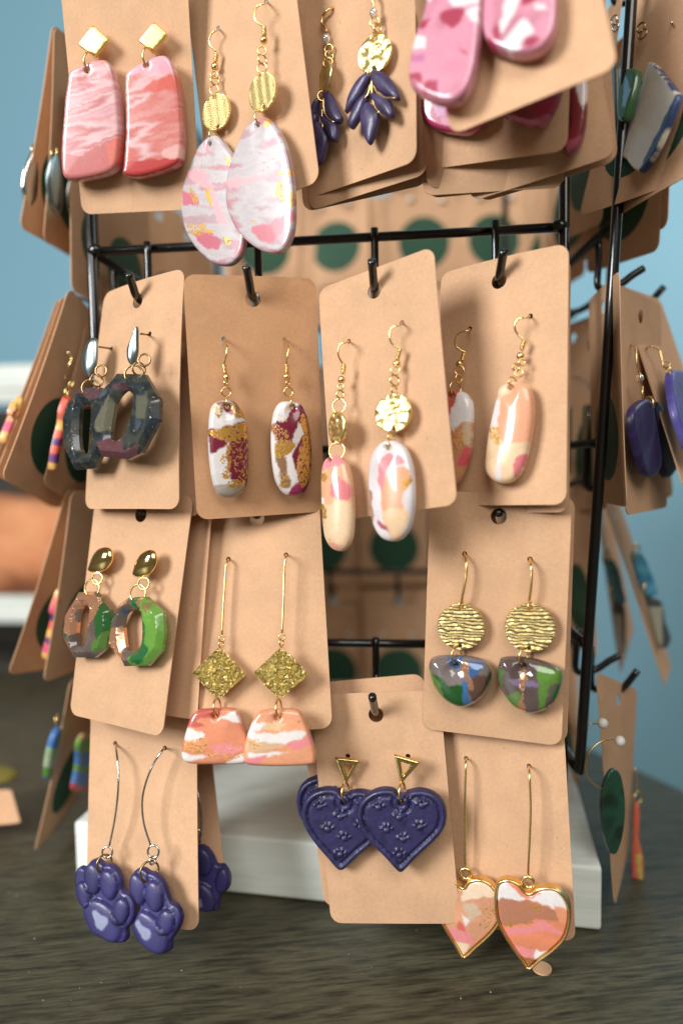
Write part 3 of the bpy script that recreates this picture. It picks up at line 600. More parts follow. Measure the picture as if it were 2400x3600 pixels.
tear('white and pink teardrop earring on the left, with ridged gold disc', 340, 1700,
     [(330,1198),(395,1205),(450,1270),(520,1380),(590,1600),(625,1850),(620,2100),(590,2220),(520,2300),(440,2320),(330,2290),(200,2170),(110,2020),(75,1850),(75,1720),(100,1600),(140,1480),(200,1340),(260,1250)],
     (362,245), [(355,262),(310,290),(285,350),(300,400),(340,440)], [(352,465),(340,545)], (336,580), [(330,650,.0017,30),(335,700,.0022,65),(330,780,.0022,20),(325,1180,.0028,80)], (352,980), (325,1270),
     [([(140,1500),(270,1500),(350,1620),(390,1720),(430,1850),(500,1960),(400,1940),(370,1780),(300,1660),(150,1560)], (228,158,164)), ([(80,1680),(180,1690),(250,1800),(100,1810)], (200,100,118)), ([(200,2030),(300,2040),(420,2090),(400,2190),(260,2140)], (196,92,112)), ([(540,2130),(625,2060),(600,2210),(540,2250)], (216,130,140)), ([(250,1255),(300,1270),(345,1370),(310,1350)], (214,130,142))],
     [([(160,1640),(240,1750),(200,1800),(165,1700)], .56), ([(285,1660),(335,1670),(360,1810),(310,1770)], .62), ([(120,1960),(280,1940),(300,2040),(200,2070)], .55), ([(300,2010),(370,2040),(340,2090)], .6), ([(440,2070),(530,2110),(480,2160)], .58), ([(445,1400),(525,1390),(490,1470)], .6), ([(85,1850),(300,1860),(300,1950),(90,1950)], .36), ([(180,1400),(440,1380),(470,1600),(200,1500)], .36)], 2, .0028)
tear('white and pink teardrop earring on the right, overlapping its pair', 780, 1650,
     [(770,1045),(830,1050),(890,1110),(960,1240),(1010,1420),(1040,1620),(1048,1820),(1040,2000),(1000,2130),(950,2190),(880,2215),(770,2195),(640,2110),(540,1990),(470,1820),(460,1650),(480,1500),(540,1320),(620,1150),(690,1070)],
     (780,8), [(770,30),(700,60),(680,140),(700,190),(750,225)], [(766,238),(766,310)], (762,350), [(745,440,.0020,40),(750,520,.0024,70),(745,590,.0022,20),(735,1030,.0034,70)], (755,805), (742,1105),
     [([(470,1585),(700,1560),(830,1545),(800,1575),(640,1630),(480,1655)], (230,164,168)), ([(690,2000),(850,1960),(960,1890),(1045,1850),(1035,1980),(930,2060),(860,2130),(760,2090)], (206,108,120)), ([(560,1990),(640,2080),(720,2170),(600,2090)], (220,150,152)), ([(770,1050),(850,1055),(860,1090),(780,1110)], (205,110,130))],
     [([(900,1660),(960,1590),(1045,1700),(1030,1810),(930,1760)], .57), ([(920,1480),(1025,1465),(1025,1535),(930,1540)], .6), ([(460,1770),(570,1780),(700,1775),(690,1800),(480,1795)], .5), ([(700,1930),(800,1935),(780,1965),(700,1960)], .56), ([(800,1070),(860,1065),(870,1120),(800,1120)], .6), ([(500,1400),(1030,1330),(1040,1500),(600,1520)], .37), ([(470,1660),(1040,1900),(900,1990),(500,1860)], .35)], -6, .0052)
# --- purple leaf drops (C)
def leafdrop(label, px, py, leaves, stems, hole, wire, crys, rings, disc, dyaw, off, dr):
    e = Ear(CC, label, *pt(c_, px, py), off)
    for k, L in enumerate(leaves):
        lc = np.mean(L, 0); L = [tuple(lc+(np.array(q)-lc)*1.16) for q in L]
        e.slab('leaf', c_(L), .0016, 'clay_matte', bevel=.0011, dome=.0009, rim=.25, base=(62,50,92), marble=([(52,40,80),(70,58,100)], 200, 200, 0, k), y0=-.0004*k, step=.0009)
    for q in stems: e.wire([(*p, -.0026) for p in c_(q)], .0003, 'gold', 'gilt_vein')
    e.wire([(*pt(c_, *hole), off+.003), (*pt(c_, *hole), off)]+[(*p, -.001) for p in c_(wire)], .00055, 'gold')
    e.bead(*pt(c_, *crys), .0016, 'crystal', -.001, 'crystal', 1, 1.2)
    for x, y, r, yw in rings: e.ring(*pt(c_, x, y), r, .00036, yw, y=-.0006)
    e.disc('disc', *pt(c_, *disc), dr, 'gold_hammer', dyaw, y=-.0008, t=.0007, rough=.00035)
leafdrop('purple leaf cluster earring on the right, under a hammered gold disc', 820, 1200,
    [[(830,830),(870,800),(950,830),(1040,920),(1090,1030),(1095,1090),(1000,1070),(900,1010),(840,930)], [(780,840),(790,900),(740,1000),(660,1130),(560,1230),(560,1180),(590,1060),(660,930),(730,860)], [(830,1040),(900,1060),(1000,1110),(1050,1200),(1050,1300),(960,1270),(880,1190),(840,1110)], [(780,1080),(770,1180),(720,1300),(640,1420),(600,1370),(620,1280),(690,1150)], [(800,1190),(870,1240),(910,1320),(890,1450),(840,1580),(800,1570),(750,1440),(740,1300)]],
    [[(800,870),(808,1050),(830,1160),(890,1250)], [(818,930),(870,1030),(960,1075),(1060,1080)], [(795,920),(760,1040),(690,1120)]], (800,-120), [(812,-60),(818,20),(822,90)], (825,145), [(835,240,.0016,30),(865,310,.0016,70),(845,420,.0018,60),(805,800,.0016,70)], (840,600), 12, .0035, .0066)
leafdrop('purple leaf cluster earring on the left, half behind the teardrop card', 290, 1400,
    [[(300,1060),(360,1050),(430,1170),(480,1300),(450,1350),(370,1330),(310,1230)], [(240,1110),(230,1200),(170,1400),(130,1330),(160,1220),(210,1130)], [(280,1280),(350,1330),(440,1400),(440,1550),(380,1540),(310,1420)], [(230,1280),(240,1350),(200,1450),(165,1420),(180,1350)], [(240,1400),(330,1500),(350,1600),(300,1790),(240,1800),(210,1650)]],
    [[(270,1080),(275,1200),(310,1290),(390,1350)], [(260,1200),(255,1300),(265,1420)]], (415,72), [(330,105),(265,180),(255,260),(290,300),(310,350)], (300,430), [(330,540,.0016,20),(335,610,.0015,60),(320,690,.0018,20),(260,1060,.0018,40)], (300,870), -26, .0035, .0060)
# --- big pink slabs (D)
PK, RB, WH = (206,126,148), (170,44,78), (222,212,212)
def pink(card, label, px, py, out, patches, base, off, t=.004, fn=d_):
    e = Ear(card, label, *pt(fn, px, py), off)
    e.slab('pendant', fn(out), t, 'clay_gloss', bevel=.0013, rim=.5, dome=.0003, base=base, marble=([base, tuple(min(255, int(v*1.08)) for v in base), tuple(int(v*.93) for v in base)], 90, 90, 0, px*.01), patches=[(fn(q), c) for q, c in patches], step=.00065)
    q = fn([out[0]])[0]; top = min(fn(out), key=lambda p: p[1]); e.ring(top[0], top[1]-10, .003, .0004, 70, y=-.002); e.bead(top[0], top[1]-60, .003, 'gold_satin', -.001, 'stud', 1, 1)
pink(CD, 'big pink white and raspberry slab earring on the left of the tilted card', 340, 300, [(250,-100),(190,150),(140,280),(100,450),(90,560),(110,630),(200,700),(310,740),(400,740),(470,690),(520,590),(550,470),(570,300),(585,100),(580,-50),(500,-180),(380,-200)],
     [([(390,40),(560,0),(560,80),(480,110),(400,110)], WH), ([(480,150),(575,90),(575,220),(500,180)], WH), ([(140,300),(220,320),(210,400),(130,390)], WH), ([(210,40),(250,-20),(300,-40),(240,90)], WH), ([(310,170),(380,130),(480,140),(410,260),(330,220)], RB), ([(170,210),(240,190),(220,250),(180,270)], RB), ([(100,570),(190,550),(180,640),(110,610)], RB), ([(190,620),(300,610),(300,720),(210,690)], RB), ([(430,380),(500,440),(480,450)], RB), ([(110,440),(220,420),(200,490),(110,490)], (190,110,150))], PK, .006)
pink(CD, 'big pink white and raspberry slab earring on the right of the tilted card', 840, 100, [(590,-100),(585,100),(590,250),(640,350),(720,390),(830,420),(930,410),(1010,370),(1070,290),(1100,180),(1105,50),(1090,-80),(980,-200),(750,-220)],
     [([(760,60),(830,0),(840,100),(760,250),(730,310),(720,260)], WH), ([(800,280),(880,190),(950,280),(890,330),(830,410),(730,380)], WH), ([(950,100),(1020,90),(1040,140),(960,130)], WH), ([(860,0),(980,20),(960,80),(870,110)], RB), ([(870,330),(960,310),(1010,340),(900,400)], RB), ([(600,320),(700,340),(700,390),(640,360)], RB), ([(670,260),(710,220),(710,330),(670,330)], RB)], PK, .0035)
MG = (176,34,92)
pink(CD2, 'magenta earring lower left, peeking out under the tilted pink card', 380, 780, [(170,740),(180,830),(260,900),(380,930),(500,935),(590,870),(620,780),(600,650),(480,560),(300,560),(190,640)], [([(260,760),(340,740),(340,830),(280,840)], (200,130,170)), ([(310,840),(380,830),(390,890),(320,890)], (214,120,150))], MG, .0035)
pink(CD2, 'magenta earring with pale lower rim beneath the tilted pink card', 930, 720, [(725,800),(800,850),(900,880),(1000,880),(1070,800),(1120,680),(1130,600),(1080,480),(900,430),(760,500),(710,650)], [([(940,760),(1080,730),(1060,800),(960,830)], (170,20,70)), ([(730,800),(900,850),(1060,820),(1000,882),(860,875)], (200,90,130))], (150,40,80), .0035)
pink(CD3, 'dark red and white slab earring on the browner card at the right', 1225, 800, [(1175,560),(1170,900),(1140,1050),(1190,1078),(1250,1030),(1290,900),(1305,750),(1300,540),(1220,470)], [([(1225,500),(1310,520),(1300,740),(1260,760),(1230,650)], (226,210,206)), ([(1150,1020),(1270,960),(1240,1070),(1160,1080)], (180,70,100))], (128,16,36), .004)
# --- dark octagon rings (E) and green octagon rings (I)
def octo(card, fn, label, px, py, out, hole, base, marble, patches, leaf, stud, studmat, ringsp, post, off, t=.0036):
    hc = np.mean(hole, 0); hole = [tuple(hc+(np.array(q)-hc)*np.array([1.22, 1.06])) for q in hole]
    e = Ear(card, label, *pt(fn, px, py), off)
    e.slab('pendant', fn(out), t, 'clay_gloss' if card is CE else 'clay_resin', phole=(fn(hole), False), bevel=.0022, rim=.45, base=base, marble=marble, patches=[(fn(q), c) for q, c in patches], leaf=[(fn(q[0]), *q[1:]) for q in leaf], sharp=True, facet=True, step=.00055)
    e.slab('stud', fn(stud), .0009, studmat, bevel=.0006, dome=.0016, y0=-.0012, step=.0008)
    if post: e.wire([(*pt(fn, *post[0]), -.0006), (*pt(fn, *post[1]), off+.001)], .0004, 'antique', 'post', False)
    for x, y, r, yw, mt in ringsp: e.ring(*pt(fn, x, y), r, .0004, yw, y=-.0016, mat=mt)
DK = ([(16,26,32),(32,48,56),(22,32,34),(52,58,50),(18,28,34),(64,84,94)], 100, 100, .4)
octo(CE, e_, 'smoky dark octagon ring earring on the left, under a silver oval stud', 330, 1750, [(290,1312),(525,1298),(600,1450),(628,1650),(600,1900),(455,2195),(240,2200),(120,1945),(115,1650),(160,1495)],
     [(340,1490),(400,1520),(425,1650),(420,1800),(410,1920),(370,2010),(320,1990),(300,1880),(300,1700),(310,1560)], (52,60,66), (*DK, 1.2), [([(260,1320),(520,1290),(540,1420),(440,1440),(330,1380),(250,1420)], (84,50,58))], [([(115,1400),(620,1400),(620,2200),(115,2200)], .36)],
     [(455,755),(485,820),(482,1000),(460,1100),(410,1185),(370,1180),(330,1090),(322,980),(350,890),(400,790)], 'pewter', [(490,1110,.0022,30,'antique'),(440,1215,.0024,70,'antique'),(375,1300,.0034,35,'antique')], ((470,845),(590,862)), .006)
octo(CE, e_, 'smoky dark octagon ring earring on the right, with a plum lower edge', 800, 1650, [(705,1152),(1010,1158),(1172,1440),(1165,1660),(975,2020),(830,2092),(540,2060),(408,1800),(440,1500),(560,1310)],
     [(790,1350),(850,1390),(860,1480),(830,1640),(780,1790),(720,1870),(670,1860),(655,1800),(680,1600),(710,1450)], (58,70,72), (*DK, 5.1), [([(500,1960),(620,1870),(800,1880),(830,2000),(980,1940),(850,2090),(540,2070)], (94,52,60)), ([(600,1500),(680,1420),(690,1700),(560,1800),(500,1700)], (96,94,74)), ([(960,1400),(1080,1400),(1060,1650),(960,1640)], (84,86,66)), ([(690,1280),(900,1290),(830,1330),(720,1330)], (90,56,64))], [([(420,1150),(1170,1150),(1170,2080),(420,2080)], .34)],
     [(925,630),(932,800),(930,930),(900,1040),(870,1065),(832,1010),(823,900),(860,790)], 'pewter', [(965,990,.0022,30,'antique'),(905,1090,.0024,70,'antique'),(850,1150,.0034,30,'antique')], ((925,700),(1022,715)), .008)
CP = 1.0
octo(CI, i_, 'octagon ring earring flecked with copper on the left, under a gold oval stud', 330, 1240, [(245,922),(410,912),(552,1090),(558,1270),(500,1475),(400,1555),(200,1552),(95,1355),(115,1150)],
     [(300,1060),(335,1090),(325,1200),(310,1350),(290,1420),(250,1430),(235,1380),(245,1200),(265,1100)], (112,96,84), ([(96,80,70),(124,108,98),(104,88,84)], 100, 100, 0, 3.), [([(90,1340),(150,1290),(170,1500),(220,1555),(140,1480)], (30,100,50)), ([(440,1080),(560,1080),(555,1300),(500,1300),(470,1400),(440,1300)], (36,106,40)), ([(430,1400),(550,1280),(530,1420),(480,1480),(400,1500)], (92,140,44)), ([(430,930),(520,1000),(550,1090),(470,1060)], (70,96,40)), ([(190,990),(250,1030),(180,1100),(140,1080)], (44,84,124))],
     [([(250,920),(400,920),(480,1040),(400,1220),(350,1310),(310,1300),(330,1060),(230,1130),(240,1320),(120,1310),(105,1180),(200,1040)], .66, CP), ([(140,1450),(170,1430),(230,1540),(200,1550)], .55, CP)],
     [(510,482),(560,510),(575,580),(550,650),(490,710),(400,730),(340,712),(350,660),(380,580),(430,510)], 'gold_bright', [(395,785,.0023,15,'gold'),(345,878,.0034,10,'gold')], ((470,600),(470,600)), .0035)
octo(CI, i_, 'octagon ring earring, bright green on one side and copper on the other', 810, 1300, [(640,1040),(735,972),(900,962),(1062,1120),(1078,1310),(1055,1480),(920,1632),(690,1637),(530,1425),(562,1200)],
     [(790,1100),(830,1120),(845,1250),(840,1400),(810,1470),(760,1480),(720,1450),(705,1350),(700,1200),(730,1120)], (112,96,84), ([(100,84,74),(120,104,94)], 100, 100, 0, 6.), [([(880,970),(990,1020),(1070,1120),(1080,1450),(1000,1560),(900,1630),(760,1640),(780,1500),(860,1300),(840,1100),(770,1040)], (112,176,50)), ([(770,980),(830,965),(870,1150),(920,1250),(920,1400),(960,1480),(850,1620),(770,1540),(850,1400),(850,1200)], (30,122,62)), ([(690,1080),(745,1100),(735,1400),(690,1400)], (52,86,124)), ([(560,1130),(620,1060),(640,1160),(570,1270)], (40,104,56)), ([(890,1010),(960,1020),(960,1120),(900,1090)], (150,130,70))],
     [([(550,1290),(640,1260),(700,1300),(690,1620),(600,1570),(530,1430)], .67, CP), ([(630,1040),(720,980),(745,1010),(680,1070)], .6, CP), ([(830,985),(880,980),(870,1050),(830,1050)], .6, CP)],
     [(930,510),(985,530),(1000,600),(980,680),(920,750),(830,775),(770,760),(780,700),(805,620),(850,550)], 'gold_bright', [(845,835,.0023,15,'gold'),(790,930,.0034,10,'gold')], ((900,630),(900,630)), .0045)
# --- burgundy ovals (F), peach ovals (G, H)
def oval(card, fn, label, px, py, out, base, patches, leaf, hook, rings, ringhole, disc=None, off=.004, t=.0024, marble=None, dome=.0018):
    e = Ear(card, label, *pt(fn, px, py), off)
    e.slab('pendant', fn(out), t, 'clay_gloss', holes=[(*pt(fn, *ringhole), .0008)], bevel=.0015, rim=.4, dome=dome, base=base, marble=marble or ([tuple(int(v*.95) for v in base), base, tuple(min(255, int(v*1.04)) for v in base)], 120, 120, .5, px*.01), patches=[(fn(q), c) for q, c in patches], leaf=[(fn(q[0]), *q[1:]) for q in leaf], step=.0005)
    hole, loop, coil, bead = hook; e.hookset(pt(fn, *hole), fn(loop), fn(coil), pt(fn, *bead))
    for x, y, r, yw in rings: e.ring(*pt(fn, x, y), r*(.74 if r < .0026 else 1), .00033, yw, y=-.0012)
    if disc: e.disc('disc', *pt(fn, *disc[:2]), disc[2], disc[3], disc[4], y=-.001, t=.0012, rough=disc[5] if len(disc) > 5 else 0)
BU, TN, WT = (116,4,42), (140,100,64), (214,206,202)
oval(CF, f_, 'burgundy white and gold oval earring on the left of the browner card', 425, 1650, [(330,1205),(400,1195),(480,1210),(540,1290),(585,1400),(605,1600),(605,1800),(595,1960),(560,2030),(480,2085),(400,2090),(330,2060),(290,1990),(260,1850),(240,1650),(240,1450),(255,1300),(285,1235)], WT,
     [([(240,1470),(330,1450),(600,1400),(610,1560),(420,1570),(390,1600),(260,1690),(240,1580)], BU), ([(400,1640),(440,1560),(610,1500),(610,1950),(560,1990),(430,1900),(400,1750)], BU), ([(365,1270),(420,1255),(465,1330),(420,1345),(380,1300)], BU), ([(300,1215),(390,1195),(400,1250),(320,1245)], (150,90,70)), ([(430,1205),(510,1210),(570,1320),(590,1370),(470,1340),(440,1280)], TN), ([(290,1980),(400,1960),(570,1960),(560,2040),(450,2095),(330,2060)], (158,144,130))],
     [([(250,1470),(600,1410),(605,1560),(430,1570),(300,1545)], .60), ([(380,1580),(440,1560),(430,1900),(340,1890),(390,1750)], .56), ([(400,1930),(570,1910),(570,1990),(420,1995)], .6), ([(270,1270),(370,1240),(340,1360),(300,1350)], .56), ([(430,1600),(610,1560),(605,1900),(500,1900)], .47), ([(340,1680),(390,1700),(360,1780),(340,1760)], .55), ([(440,1220),(580,1320),(560,1370),(450,1330)], .52)],
     ((385,632), [(412,690),(410,760),(395,830)], [(386,870),(396,945)], (408,985)), [(404,1035,.0014,50),(408,1118,.0023,5),(412,1212,.0020,80)], (412,1255))
oval(CF, f_, 'burgundy white and gold oval earring on the right of the browner card', 1000, 1650, [(900,1215),(960,1205),(1060,1220),(1110,1270),(1150,1380),(1175,1550),(1185,1700),(1180,1850),(1150,1980),(1100,2050),(1000,2075),(920,2040),(860,1950),(830,1820),(815,1650),(815,1480),(830,1340),(860,1260)], WT,
     [([(970,1300),(1040,1240),(1110,1260),(1180,1500),(1190,1850),(1120,2055),(1060,2070),(1040,1900),(1000,1750),(990,1680),(1040,1600),(1090,1480),(1050,1400),(1010,1500),(960,1600),(850,1560),(830,1400),(930,1380)], BU), ([(980,2000),(1050,1940),(1080,2000),(1060,2080),(970,2070)], (160,24,84)), ([(850,1720),(930,1720),(940,1850),(980,1930),(960,2000),(900,1990),(880,1880)], TN), ([(840,1590),(960,1560),(1010,1620),(900,1720),(840,1700)], (150,104,40))],
     [([(1070,1320),(1130,1370),(1185,1700),(1175,1900),(1090,2010),(1035,1900),(1035,1700),(1080,1560)], .58), ([(835,1590),(960,1555),(1015,1620),(900,1725),(835,1710)], .62), ([(830,1400),(960,1500),(950,1600),(840,1580)], .5), ([(860,1860),(960,1860),(970,2000),(890,2000)], .5), ([(830,1250),(1000,1300),(960,1400),(840,1380)], .42)],
     ((940,635), [(976,700),(970,780),(958,845)], [(960,868),(960,945)], (960,980)), [(972,1038,.0014,40),(978,1118,.0023,5),(1000,1215,.0021,80)], (1003,1262))
PE, PP = (226,152,104), (226,126,134)
oval(CG, g_, 'long peach white and pink oval earring under a wide hammered gold disc', 740, 1780, [(640,1330),(720,1305),(800,1320),(870,1390),(920,1520),(940,1680),(945,1850),(930,2000),(890,2130),(820,2210),(740,2230),(650,2200),(580,2100),(545,1950),(530,1750),(535,1550),(565,1420)], (218,208,208),
     [([(660,1500),(800,1435),(880,1530),(740,1550),(720,1700),(680,1800)], PP), ([(740,1560),(900,1560),(925,1700),(870,1800),(890,1950),(885,2100),(780,2190),(720,2080),(690,1950),(680,1800),(730,1650)], PE), ([(700,1960),(900,1940),(890,2100),(820,2215),(750,2200)], (222,182,136)), ([(640,2040),(740,2100),(740,2150),(640,2080)], (180,80,102)), ([(540,1760),(590,1780),(600,2060),(560,2000)], (170,120,90))],
     [([(860,1670),(925,1630),(920,1730),(870,1770)], .58), ([(640,2040),(700,2060),(680,2130),(640,2110)], .42)], ((815,220), [(800,240),(720,270),(705,370),(740,430)], [(800,462),(770,560)], (768,600)), [(755,655,.0020,40),(750,750,.0025,65),(745,840,.0020,80),(715,1275,.0020,80),(717,1340,.0022,80)], (718,1370), (740,1055,.0068,'gold_hammer',10,.0004), .004, dome=.0022)
oval(CG, g_, 'long slim peach and pink oval earring under a narrow turned gold disc', 245, 1880, [(150,1470),(220,1445),(290,1470),(340,1540),(370,1680),(385,1850),(385,2050),(370,2200),(320,2300),(250,2320),(180,2280),(130,2180),(110,2000),(100,1800),(100,1620),(115,1530)], (222,164,118),
     [([(100,1530),(190,1440),(300,1480),(285,1545),(120,1585)], PP), ([(240,1690),(300,1640),(375,1750),(365,1845),(235,1825)], (216,106,112)), ([(95,1830),(165,1840),(155,1940),(105,1960)], (234,226,222)), ([(105,2000),(200,1900),(380,1880),(385,2200),(250,2325),(130,2180)], (228,190,146)), ([(130,2240),(330,2260),(250,2325),(180,2290)], (222,150,124))],
     [([(100,1600),(210,1625),(190,1690),(105,1660)], .6), ([(105,1890),(165,1900),(190,2020),(105,2010)], .6), ([(130,2050),(350,2050),(330,2280),(160,2260)], .40)], ((325,390), [(310,400),(250,420),(230,500),(255,570)], [(287,605),(276,690)], (262,745)), [(255,808,.0014,30),(250,880,.0020,60),(240,985,.0026,10),(220,1400,.0031,8)], (185,1480), (236,1188,.0060,'gold_hammer',-26,.0004), .006, dome=.0022)
oval(CH_, h_, 'pale peach oval earring with a clear glossy face on the right', 700, 1580, [(640,1190),(720,1165),(800,1165),(860,1210),(885,1300),(890,1450),(870,1620),(830,1800),(780,1920),(700,1990),(600,1995),(530,1950),(495,1880),(500,1750),(520,1600),(550,1450),(585,1300),(600,1230)], (236,196,150),
     [([(640,1310),(760,1170),(880,1230),(895,1400),(885,1640),(640,1640)], (232,156,112)), ([(590,1310),(640,1310),(630,1540),(560,1540)], (222,214,212)), ([(640,1680),(675,1690),(635,1990),(600,1960)], (222,214,212)), ([(770,1790),(840,1770),(820,1860),(750,1960),(745,1880)], (224,112,116)), ([(600,1200),(720,1170),(740,1260),(640,1300)], (228,192,152))],
     [([(530,1550),(630,1550),(640,1700),(560,1640)], .55), ([(680,1300),(880,1300),(880,1640),(700,1600)], .38)], ((850,612), [(830,625),(750,640),(725,710),(750,765)], [(805,815),(780,895)], (772,945)), [(785,995,.0015,40),(735,1040,.0018,60),(760,1085,.0018,20),(705,1160,.0024,70)], (712,1215), None, .004, dome=.0022)
oval(CH_, h_, 'coral and white oval earring partly hidden by the tilted card', 250, 1600, [(150,1270),(210,1235),(290,1235),(350,1270),(385,1340),(390,1500),(380,1700),(340,1850),(280,1980),(230,2000),(150,1900),(110,1700),(110,1450)], (200,132,84),
     [([(200,1225),(295,1235),(280,1350),(170,1540),(130,1400)], (198,84,60)), ([(300,1240),(395,1330),(390,1490),(330,1500),(250,1590),(185,1530),(240,1430)], (226,222,222)), ([(280,1840),(350,1700),(390,1710),(330,1870)], (222,76,88)), ([(330,1500),(390,1490),(385,1700),(330,1660)], (210,180,140))],
     [([(180,1540),(330,1580),(320,1720),(200,1700)], .5)], ((350,718), [(345,732),(260,760),(230,840),(270,890)], [(310,910),(290,985)], (268,1010)), [(268,1065,.0022,20),(262,1130,.0020,70),(235,1210,.0026,70)], (225,1275), None, .004)
# --- gold diamonds with trapezoids (J)
def trap(label, px, py, dia, out, hole, wire, r1, r2, base, patches, leaf, off):
    e = Ear(CJ, label, *pt(j_, px, py), off)
    e.slab('pendant', j_(out), .0032, 'clay_gloss', holes=[(*pt(j_, r2[0]-5, r2[1]+70), .0008)], bevel=.0014, rim=.45, dome=.0007, base=base, marble=([tuple(int(v*.94) for v in base), base, tuple(min(255, int(v*1.05)) for v in base)], 80, 200, .1, px*.02), patches=[(j_(q), c) for q, c in patches], leaf=[(j_(q), d) for q, d in leaf], step=.0005)
    e.slab('diamond_plate', j_(dia), .0012, 'gold_crumple', holes=[(*pt(j_, dia[0][0]+2, dia[0][1]+30), .0007), (*pt(j_, dia[2][0]+2, dia[2][1]-30), .0007)], bevel=.0003, y0=-.001, sharp=True, step=.0007, rough=.00055)
    e.wire([(*pt(j_, *hole), off+.004), (*pt(j_, *hole), off), (*pt(j_, hole[0]-2, hole[1]+15), .0005)]+[(*p, -.0006) for p in j_(wire)], .00042)
    e.ring(*pt(j_, *r1), .0011, .0003, 10, y=-.0008); e.ring(*pt(j_, r1[0]-5, r1[1]+48), .0014, .00032, 65, y=-.0012); e.ring(*pt(j_, *r2), .0034, .0004, 80, y=-.0018, stretch=1.0)
trap('gold diamond and orange trapezoid earring on the left', 420, 1700, [(435,1165),(670,1410),(420,1640),(195,1400)],
     [(255,1715),(420,1700),(560,1705),(610,1760),(650,1880),(690,2020),(685,2150),(620,2185),(400,2190),(200,2185),(130,2160),(105,2100),(120,2000),(150,1880),(190,1770)], (502,410), [(484,460),(478,520),(460,800),(447,1080)], (445,1100), (405,1700), (216,128,86),
     [([(170,1800),(270,1705),(440,1695),(410,1760),(250,1800),(310,1860),(150,1860)], (194,80,60)), ([(440,1780),(590,1715),(630,1830),(560,1820)], (222,214,208)), ([(135,1880),(240,1890),(315,1930),(270,1970),(130,1970)], (222,214,208)), ([(95,2085),(230,2100),(345,2110),(250,2140),(120,2170)], (222,214,208)), ([(480,2190),(560,2130),(700,2080),(690,2160),(620,2200)], (222,214,208)), ([(360,2040),(500,2000),(650,2050),(540,2090),(440,2090)], (226,132,130))], [([(130,2000),(340,1950),(310,2080),(150,2070)], .5), ([(330,2090),(640,2030),(660,2120),(400,2160)], .46)], .0030)
trap('gold diamond and peach white striped trapezoid earring on the right', 950, 1700, [(970,1165),(1210,1410),(950,1635),(720,1400)],
     [(800,1720),(950,1705),(1100,1715),(1160,1770),(1210,1900),(1260,2050),(1265,2150),(1230,2190),(1000,2205),(750,2200),(660,2180),(640,2120),(655,2000),(700,1850),(750,1760)], (1003,372), [(993,440),(988,520),(980,800),(968,1070)], (968,1088), (940,1710), (226,148,100),
     [([(715,1820),(860,1830),(780,1890),(690,1905)], (222,214,208)), ([(670,1900),(900,1920),(1145,1890),(1170,1950),(1000,2005),(740,1985)], (222,214,208)), ([(680,2080),(1030,2080),(830,2125),(680,2125)], (222,214,208)), ([(1010,2000),(1240,1930),(1260,2010),(1080,2060)], (226,128,128)), ([(635,2140),(860,2100),(760,2200),(660,2190)], (226,128,128)), ([(670,1990),(800,1990),(990,2010),(900,2060),(680,2070)], (212,166,122)), ([(840,1830),(1010,1830),(960,1890),(800,1890)], (220,180,130))], [([(1000,1790),(1170,1790),(1190,1870),(1030,1860)], .45), ([(700,1960),(800,1970),(780,2060),(700,2060)], .48)], .0055)
# --- gold discs with half-moons (K)
def moon(label, px, py, disc, r, out, hole, wire, rr, base, patches, leaf):
    e = Ear(CK, label, *pt(k_, px, py), .003)
    e.slab('pendant', k_(out), .003, 'clay_resin', holes=[(*pt(k_, rr[0]+2, rr[1]+80), .0008)], bevel=.0018, rim=.35, dome=.0024, base=base, marble=([tuple(int(v*.92) for v in base), base, tuple(min(255, int(v*1.08)) for v in base)], 90, 90, .5, px*.03), patches=[(k_(q), c) for q, c in patches], leaf=[(k_(q), d, 1.0) for q, d in leaf], step=.0005)
    e.disc('disc', *pt(k_, *disc), r, 'gold_wave', 4, y=-.0006, t=.0012)
    e.wire([(*pt(k_, *hole), .006), (*pt(k_, *hole), .003)]+[(*p, -.0022*math.sin(PI*(i+1)/6)) for i, p in enumerate(k_(wire))], .00052)
    e.ring(*pt(k_, disc[0]-2, disc[1]-195), .0016, .0004, 70, y=-.001); e.ring(*pt(k_, *rr), .0030, .00042, 62, y=-.0014)
moon('wavy gold disc and green half-moon earring with blue stripes on the left', 440, 1400, (443,1180), .0085,
     [(200,1455),(400,1440),(600,1465),(690,1510),(725,1600),(710,1700),(650,1810),(560,1880),(470,1910),(370,1890),(270,1820),(200,1720),(165,1620),(155,1520)], (475,512), [(492,590),(490,700),(472,820),(452,920),(446,980)], (400,1440), (146,130,126),
     [([(180,1600),(250,1600),(350,1690),(470,1690),(480,1920),(300,1860),(190,1720)], (22,100,30)), ([(140,1540),(200,1590),(280,1720),(290,1850),(180,1700)], (104,146,54)), ([(330,1450),(470,1440),(430,1560),(350,1530)], (52,110,172)), ([(520,1480),(660,1490),(590,1640),(530,1620)], (52,112,176)), ([(465,1650),(525,1640),(535,1920),(475,1920)], (60,126,184)), ([(530,1650),(660,1600),(720,1700),(560,1900),(540,1800)], (116,78,62)), ([(690,1590),(740,1590),(650,1830)], (30,76,40))], [([(450,1490),(510,1475),(535,1620),(585,1720),(540,1745),(500,1620),(445,1560)], .64), ([(155,1470),(220,1455),(200,1500),(155,1520)], .55)])
